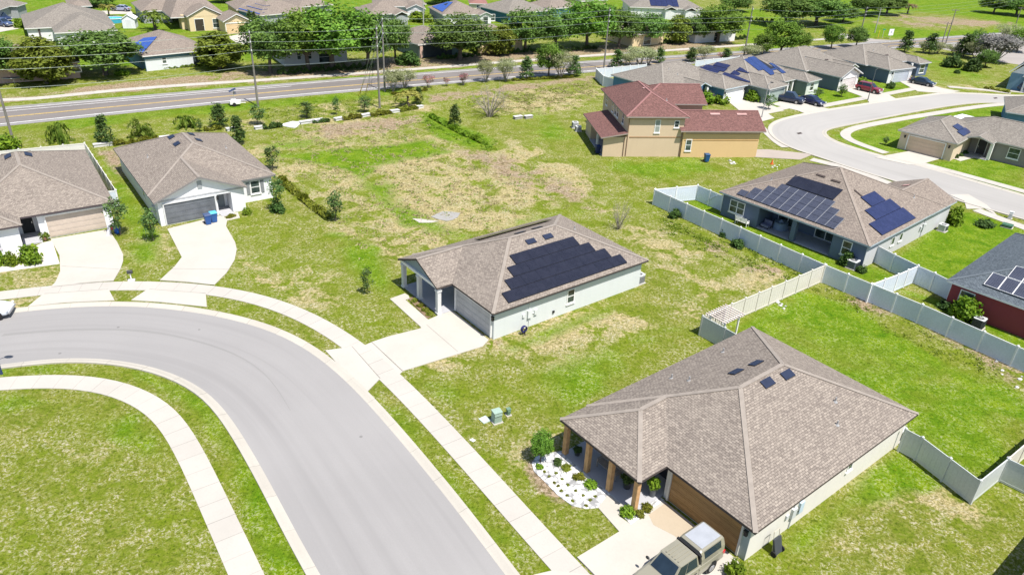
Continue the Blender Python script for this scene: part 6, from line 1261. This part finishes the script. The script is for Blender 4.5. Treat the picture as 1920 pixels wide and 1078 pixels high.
# ------------------------------------------------------------------ foreground planting bed and porch things
def bed(name, label, px, z, mat, edge=None):
    w_ = smooth(spline(list(map(lambda q: P(*q), px+px[:1])), .25), 2); b = MB(); b.prism([tuple(q) for q in w_], -.03, z, 0); o = struct(b.build(name, mat)); return o
slab('gravel_bed', [(997,869),(1004,857),(1025,850),(1052,846),(1066,850),(1098,881),(1146,928),(1122,952),(1098,954),(1072,948),(1045,928),(1019,901),(1001,884)], .05, rock_m()); slab('gravel_bed', [(1161,962),(1183,984),(1246,938),(1231,929),(1192,962),(1180,956)], .05, rock_m()); slab('gravel_bed', [(0,470),(40,462),(52,470),(80,456),(98,452),(112,495),(0,511),(-30,514),(-30,475)], .05, concrete_m('pale_gravel', (.60, .56, .50)))
b = MB(); b.prism([tuple(P(*q)) for q in [(800,598),(766,562),(776,556),(814,592)]], -.02, .075); struct(b.build('mulch_bed', concrete_m('mulch', (.20, .14, .09))))
PL = [((1011.6,876.5),.5,.7,'bush','leafy plant at the tree end of the white rock bed'),((1045.5,869),.6,.9,'dark','dark shrub at the upper end of the white rock bed'),((1062,879.5),.6,.9,'yellow2','reddish shrub in the upper part of the white rock bed'),((1085,897),.6,1.0,'olive','olive shrub in the middle of the white rock bed'),((1107.5,912),.75,1.1,'bush','biggest bright shrub of the white rock bed')]
for (px, h_, w_, k, l_) in PL: tree('olive' if k == 'yellow2' else k, px, 0, 0, l_, 'shrub', 'shrub', h=h_*.62, wm=w_*.6)
for x, y in [(1021,885),(1029,894),(1042.6,888),(1054,898.6),(1064.7,910),(1079.5,921),(1052,921),(1063,930),(1073.5,940),(1092.7,929.6),(1106.6,938.5),(1115.7,931),(1098.6,949),(1039.6,906),(1046.4,912)]:
    tree('olive', (x, y), 0, 0, 'one of the small green tufts dotted over the white rock bed', 'shrub', 'plant', 'small tufts in the white rock bed', h=.14, wm=.2)
tree('bush', (1177,964), 0, 0, 'bright shrub at the foot of the front porch post', 'shrub', 'shrub', h=.6, wm=.75); tree('olive', (1198,966), 0, 0, 'sparse plant in the narrow rock strip, left one', 'shrub', 'plant', h=.4, wm=.5); tree('olive', (1212,955), 0, 0, 'sparse plant in the narrow rock strip, right one', 'shrub', 'plant', h=.45, wm=.6)
for x, y, l_ in [(778,566,'first'),(788,575,'second'),(797,584,'third'),(806,591,'fourth')]: tree('olive', (x, y), 0, 0, f'small plant in the mulch strip beside the porch, {l_} from the far end', 'shrub', 'plant', h=.35, wm=.55)
def pot(xy, label, kind, ph, pw, plant_h, plant_w, col=(.10, .11, .12)):
    root = thing('plant_pot', label, 'potted plant', (xy[0], xy[1], .1)); b = MB(); b.tube([(0, 0, 0), (0, 0, ph*.9), (0, 0, ph)], [pw*.34, pw*.5, pw*.52], 14); b.build('pot', paint(col, .1, 2, .4), root); me, tm, H, W = protos(kind)[0]; o = bpy.data.objects.new('plant', me); COL.objects.link(o); o.parent = root; o.location = (0, 0, ph*.9); o.scale = (plant_w/W, plant_w/W, plant_h/H)
pot(B.world(-.15, 6.65), 'tall grey pot with leafy plant beside the wood garage door', 'bush', .75, .5, .8, .65); pot(B.world(-.9, 8.0), 'dark round pot with clipped plant under the foreground porch', 'dark', .6, .6, .8, .7, (.05, .05, .05)); pot(B.world(-1.4, 11.9), 'low dark pot with plant at the far end of the foreground porch', 'dark', .35, .45, .35, .5, (.06, .06, .06))
def bench(xy, rz, label, mat, L=1.5, z=.1):
    root = thing('bench', label, 'bench', (*xy, z), rz); b = MB(); [b.box(-.02+i*.11, .08+i*.11, -L/2, L/2, .42, .46) for i in range(5)]; b.build('seat', mat, root); b = MB(); [b.bar((.55+.03*i, -L/2, .56+i*.13), (.55+.03*i, L/2, .56+i*.13), .03, .1) for i in range(4)]; [b.bar((.52, y, .4), (.66, y, 1.0), .05) for y in (-L/2+.05, 0, L/2-.05)]; b.build('backrest', mat, root)
    for y in (-L/2+.06, L/2-.06):
        for x in (.02, .48): b = MB(); b.bar((x, y, 0), (x, y, .42), .06); b.build('leg', mat, root)
        b = MB(); b.bar((.0, y, .64), (.56, y, .66), .07, .04); b.bar((.02, y, .46), (.02, y, .63), .05); b.build('armrest', mat, root)
bench(B.world(-1.15, 9.6), B.a, 'grey wooden bench on the foreground porch', paint((.33, .28, .24), .15, 3), 1.7); bench(P(1393,421), E_.a+1.57, 'white garden bench on the lawn behind the slate blue house', WHITE, 1.5, 0)
# lanai things
q = E_.world(10.6, 2.4); root = thing('patio_table', 'covered pale blue patio table set inside the dark lanai', 'patio table', (*q, .1)); b = MB(); b.cyl((0, 0, .72), (0, 0, 1), .75, .06, 18); b.tube([(0, 0, .69), (0, 0, .1), (0, 0, 0)], [.7, .85, .86], 16); b.build('cover', paint((.22, .28, .38), .15, 2), root); b = MB(); b.tube([(0, 0, .75), (0, 0, 1.0)], [.3, .1], 10); b.build('knot', paint((.24, .3, .4), .15, 2), root)
q = E_.world(11.6, 1.2); root = thing('patio_chair', 'low purple grey patio seat at the lanai edge', 'chair', (*q, .1), E_.a); b = MB(); b.box(-.45, .45, -.4, .4, .2, .42); b.build('seat', paint((.2, .2, .3), .1), root); b = MB(); b.box(-.45, .45, -.4, -.28, .42, .8); b.build('backrest', paint((.2, .2, .3), .1), root); [ (lambda m_: (m_.box(x-.04, x+.04, y-.04, y+.04, 0, .2), m_.build('leg', BLACKP, root)))(MB()) for x in (-.38, .38) for y in (-.33, .33)]
# pergola by the grey green fence
g = P(1352,630); root = thing('pergola', 'small white slatted pergola behind the grey green fence corner', 'pergola', (*g, 0), B.a)
for x in (-.9, .9):
    for y in (-.7, .7): b = MB(); b.box(x-.06, x+.06, y-.06, y+.06, 0, 1.95); b.build('post', WHITE, root)
b = MB(); [b.bar((-1.3, y, 2.0), (1.3, y, 2.0), .06, .12) for y in (-.7, .7)]; b.build('beam', WHITE, root); b = MB(); [b.bar((x, -1.0, 2.1), (x, 1.0, 2.1), .09, .07) for x in np.linspace(-1.2, 1.2, 9)]; b.build('slats', paint((.66, .55, .5), .1), root)
# white blocks along the hedge, sheet, rocks
def block(a, c, label, h=.4, dp=.6, name='concrete_block', mat=None):
    w0, w1 = P(*a), P(*c); d = w1-w0; L = float(np.linalg.norm(d)); root = thing(name, label, 'concrete block', (*w0, 0), math.atan2(d[1], d[0])); b = MB(); b.box(0, L, -dp/2, dp/2, -.1, h*.86); b.build('wall', mat or paint((.56, .55, .53), .2, 1.5), root); b = MB(); b.box(-.06, L+.06, -dp/2-.06, dp/2+.06, h*.86+.002, h); b.build('cap', paint((.52, .51, .5), .15, 1.5), root)
for a, c, l_ in [((478,243),(493,241),'white concrete block left of the first dark hedge piece'),((563,233),(606,227),'longest white concrete block right of the white sheet'),((628,227),(642,224),'white concrete block before the long hedge piece'),((678,220),(694,217),'white concrete block left of the twin poles'),((733,212),(748,210),'white concrete block right of the twin poles'),((783,204),(792,202),'last white concrete block by the dark holly'),((176,276),(212,272),'white concrete block at the white fence corner'),((300,262),(318,260),'small white concrete block behind the white gabled house'),((425,246),(440,244),'white concrete block beside the corner slender tree')]: block(a, c, l_)
flatpad('ground_sheet', 'crumpled white sheet spread on the ground by the white blocks', 'ground sheet', [(524,236),(548,229),(565,230),(560,236),(553,241),(540,239)], -.02, .12, paint((.68, .68, .7), .15, .8)); slab('rock_apron', [(808,407),(822,400),(831,397),(848,398),(863,400),(858,408),(848,413),(838,415),(822,412)], .05, concrete_m('rubble', (.30, .29, .27))); slab('concrete_apron', [(773,410),(790,411),(803,413),(823,415),(808,418),(786,418)], .04, M_WALK)
for a, c, l_ in [((964,224),(978,222),'low concrete culvert block in the field, left one'),((984,223),(997,221),'low concrete culvert block in the field, right one')]: block(a, c, l_, .45, .6, 'culvert_block', paint((.3, .29, .26), .25, 2))
# shed, pool, trampoline
w0, w1 = P(231,54), P(255,54); d = w1-w0; Ls = float(np.linalg.norm(d)); root = thing('garden_shed', 'white garden shed with shallow gable roof beside the turquoise pool', 'shed', (*w0, 0), math.atan2(d[1], d[0])); b = MB(); b.prism([(0, 0), (Ls, 0), (Ls, 3), (0, 3)], -.05, 2.0); b.face([(0, 0, 2.0), (Ls, 0, 2), (Ls/2, 0, 2.8)]); b.build('wall', paint((.74, .75, .78), .06), root); b = MB(); [b.face([(x0, -.15, z0), (x1, -.15, z1), (x1, 3.15, z1), (x0, 3.15, z0)]) or b.face([(x0, -.15, z0-.08), (x1, -.15, z1-.08), (x1, 3.15, z1-.08), (x0, 3.15, z0-.08)]) or b.face([(x0, -.15, z0-.08), (x1, -.15, z1-.08), (x1, -.15, z1), (x0, -.15, z0)]) for x0, z0, x1, z1 in ((-.2, 1.95, Ls/2, 2.9), (Ls/2, 2.9, Ls+.2, 1.95))]; b.build('roof', paint((.72, .72, .72), .06), root)
b = MB(); b.box(Ls*.3, Ls*.7, -.04, -.003, 0, 1.85); b.build('door', paint((.68, .69, .72), .06), root)
g = P(214,42); root = thing('pool', 'round turquoise above ground pool left of the white shed', 'pool', (*g, 0)); b = MB(); b.tube([(0, 0, -.05), (0, 0, .9)], 2.0, 20, cap=False); b.build('wall', paint((.05, .35, .5), .15), root); b = MB(); b.cyl((0, 0, .75), (0, 0, 1), 1.97, .02, 20); b.build('pool_water', paint((.06, .5, .6), .1, 1, .1), root); b = MB(); [b.tube([(2.02*math.cos(t), 2.02*math.sin(t), .92), (2.02*math.cos(t+.35), 2.02*math.sin(t+.35), .92)], .06, 6) for t in np.arange(0, 6.28, .33)]; b.build('rim', WHITE, root)
g = P(28,153); root = thing('trampoline', 'dark round trampoline under the left edge trees', 'trampoline', (*g, 0)); b = MB(); b.cyl((0, 0, .85), (0, 0, 1), 1.75, .02, 22); b.build('mat', paint((.03, .03, .06), .1), root); b = MB(); [b.tube([(1.85*math.cos(t), 1.85*math.sin(t), .85), (1.85*math.cos(t+.34), 1.85*math.sin(t+.34), .85)], .07, 6) for t in np.arange(0, 6.28, .3142)]; b.build('rim', paint((.5, .5, .5), .1), root)
for t in np.arange(0, 6.2, 1.047): b = MB(); b.tube([(1.8*math.cos(t), 1.8*math.sin(t), .85), (1.8*math.cos(t), 1.8*math.sin(t), 0)], .03, 6); b.build('leg', ALU, root)
# signs beyond the verge
def sign(px, label, w_, h_, z, col, post, name='road_sign', mark=None):
    g = P(*px); root = thing(name, label, 'sign', (*g, 0), .35); b = MB(); b.box(-.05, .05, .0, .06, 0, z+h_); b.build('post', post, root); b = MB(); b.box(-w_/2, w_/2, -.04, -.003, z, z+h_); p = b.build('panel', paint(col, .05), root)
    if mark: b = MB(); b.box(-w_*.12, w_*.12, -.055, -.042, z+h_*.4, z+h_*.65); b.build('mark', paint(mark, .05), p)
sign((1668,73), 'white square board on a post in the green field', 1.5, 1.6, .8, (.74, .74, .74), ALU, mark=(.35, .38, .42)); sign((1654,72), 'small green street name sign beside the white board', .9, .3, 2.0, (.02, .25, .12), ALU); sign((1646,72), 'thin yellow marker post by the side road corner', .2, .5, 1.4, (.55, .45, .02), YGUARD)
# odds and ends
g = P(1447,308); root = thing('traffic_cone', 'small orange cone lying near rubble on the grass by the pale street', 'cone', (*g, 0)); b = MB(); b.tube([(0, 0, .04), (0, 0, .7)], [.16, .03], 12); b.build('cone', paint((.65, .13, .03), .1), root); b = MB(); b.box(-.22, .22, -.22, .22, 0, .035); b.build('base', paint((.5, .1, .03), .1), root)
def rocks(px, label, n, rad, s):
    g = P(*px); b = MB()
    for i in range(n): x, y = RNG.normal(size=2)*rad; q = s*RNG.uniform(.5, 1.2); b.ellipsoid((x, y, q*.25), q, q*.8, q*.55, 7, 5)
    o = b.build('rock_pile', rock_m(), loc=(*g, 0)); struct(o, 'stuff', label, 'rocks')
rocks((1372,305), 'small rubble heap before the orange garage wall', 9, .35, .2); rocks((1463,572), 'small heap of pale stones beside the tan fence', 6, .3, .18); rocks((1905,706), 'low row of stones along the white fence at the right edge', 8, .6, .16); rocks((1452,314), 'scattered pale stones around the orange cone', 8, .6, .14)
g = C.world(-.6, 6.8); b = MB(); b.ellipsoid((0, 0, .06), .6, .35, .12, 10, 5); b.build('x', M_KERB); bpy.data.objects.remove(bpy.data.objects['x']); tree('olive', (433,407), 0, 0, 'low clipped plant on the step of the white gabled house', 'shrub', 'plant', h=.25, wm=.9)
pot(P(86,452), 'spiky plant in a low brown pot by the beige garage door', 'frond', .3, .4, .6, .7, (.25, .14, .09))
g = P(221,437); root = thing('storage_tub', 'bright blue tub beside the variegated young tree', 'tub', (*g, 0), .4); b = MB(); b.tube([(0, 0, 0), (0, 0, .75)], [.25, .32], 14); b.build('body', paint((.02, .10, .42), .08, 2, .4), root); b = MB(); b.tube([(0, 0, .752), (0, 0, .80)], [.34, .34], 14); b.build('lid', paint((.03, .14, .5), .08, 2, .4), root)
g = P(209,441); root = thing('folded_canopy', 'folded white and red canopy leaning at the beige garage corner', 'canopy', (*g, 0), .7); b = MB(); b.tube([(-.3, 0, 0), (0, 0, 1.1)], [.16, .12], 8); b.tube([(-.1, .25, 0), (.12, .2, .9)], [.12, .09], 8); b.build('cloth', paint((.65, .65, .7), .1), root); b = MB(); b.tube([(.15, 0, .55), (.2, .1, 1.05)], [.09, .07], 8); b.build('red_trim', paint((.5, .04, .05), .1), root)
g = A.world(2.9, -.3); root = thing('hose_reel', 'coiled garden hose on a stand against the right wall of the black solar array house', 'hose reel', (*g, 0), A.a); b = MB(); [b.tube([(.26*math.cos(t), y, .5+.26*math.sin(t)), (.26*math.cos(t+.5), y, .5+.26*math.sin(t+.5))], .035, 6) for t in np.arange(0, 6.28, .45) for y in (-.08, 0, .08)]; b.build('hose', paint((.03, .03, .12), .1), root); b = MB(); b.bar((-.25, -.15, 0), (.25, -.15, 0), .05); b.bar((-.25, .15, 0), (.25, .15, 0), .05); b.bar((0, -.15, 0), (0, -.15, .5), .05); b.bar((0, .15, 0), (0, .15, .5), .05); b.bar((0, -.16, .5), (0, .16, .5), .05); b.build('stand', BLACKP, root)
g = B.world(2.3, -.35); root = thing('garden_cart', 'dark garden cart leaning against the pale right wall of the foreground house', 'garden cart', (*g, 0), B.a); b = MB(); b.obox((0, .1, .55), (0, .3, 1), 1.0, .65, .12); b.build('tray', paint((.05, .055, .07), .1, 2, .4), root); b = MB(); b.tube([(-.28, .15, .1), (-.25, .35, 1.5), (.25, .35, 1.5), (.28, .15, .1)], .025, 6); b.build('handle', paint((.5, .45, .38), .1), root)
for x in (-.38, .38): b = MB(); b.cyl((x, 0, .18), (1, 0, 0), .18, .08, 14); b.build('wheel', TYRE, root)

# ------------------------------------------------------------------ loose weeds and straw tufts
def tufts(name, kind, px, n, hmin, hmax, wd, leaves, size, soft=2.0, lift=.4):
    w_ = [tuple(P(*q)) for q in px]; a = np.array(w_); pts = []
    while len(pts) < n:
        x = RNG.uniform(a[:, 0].min()-soft, a[:, 0].max()+soft, n*2); y = RNG.uniform(a[:, 1].min()-soft, a[:, 1].max()+soft, n*2); d = pip(x, y, w_)
        cl = np.sin(x*.9+1.3*np.sin(y*.5))*np.sin(y*.8+1.1*np.sin(x*.6))+.6*np.sin(x*2.3+y*1.7); k = (RNG.uniform(0, 1, n*2) < np.clip(.5+d/(2*soft), 0, 1)) & (cl+RNG.normal(size=n*2)*.5 > .1); pts += list(zip(x[k], y[k]))
    c = np.array(pts[:n]); h = RNG.uniform(hmin, hmax, n)
    q = np.repeat(np.c_[c, np.zeros(n)], leaves, 0)+RNG.normal(size=(n*leaves, 3))*np.array([wd, wd, 0]); q[:, 2] = np.repeat(h, leaves)*RNG.uniform(.1, 1, n*leaves)
    o = bpy.data.objects.new(name, leafmesh(name, q, size, np.array([0, 0, 1.5]), LM[kind], 2.4, np.repeat(RNG.uniform(0, 1, n), leaves), 0)); COL.objects.link(o); struct(o, 'stuff')
LM['grass'] = leaf_m('grass_blades', (.09, .17, .006), (.24, .32, .03)); LM['straw'] = leaf_m('straw_blades', (.28, .23, .11), (.52, .45, .25))
FE = [(1235,400),(1300,432),(1500,520),(1490,530),(1380,486),(1250,428)]; FI = [(500,262),(600,238),(770,215),(850,285),(1000,310),(1080,350),(1085,368),(990,380),(900,455),(770,470),(690,455),(620,350),(545,325),(530,290)]; NO = [(880,190),(1100,158),(1110,180),(1050,200),(930,212)]; BK = [(1530,540),(1560,545),(1920,710),(1900,722),(1700,632)]
tufts('weeds', 'grass', FE, 300, .05, .22, .14, 8, .10, 1.6); tufts('weeds', 'grass', FI, 600, .02, .1, .16, 7, .11, 4); tufts('straw', 'straw', FI, 1300, .02, .09, .18, 7, .11, 4); tufts('straw', 'straw', NO, 700, .03, .1, .2, 7, .12, 3); tufts('weeds', 'grass', NO, 350, .03, .12, .2, 7, .12, 3)
tufts('weeds', 'grass', BK, 130, .04, .12, .14, 7, .09, 1.2); tufts('weeds', 'grass', [(795,215),(830,225),(925,268),(925,285),(860,262),(800,240)], 220, .08, .3, .15, 9, .12, 1); tufts('weeds', 'grass', [(500,205),(700,190),(790,170),(790,200),(600,222),(500,232)], 350, .04, .2, .2, 7, .12, 3)
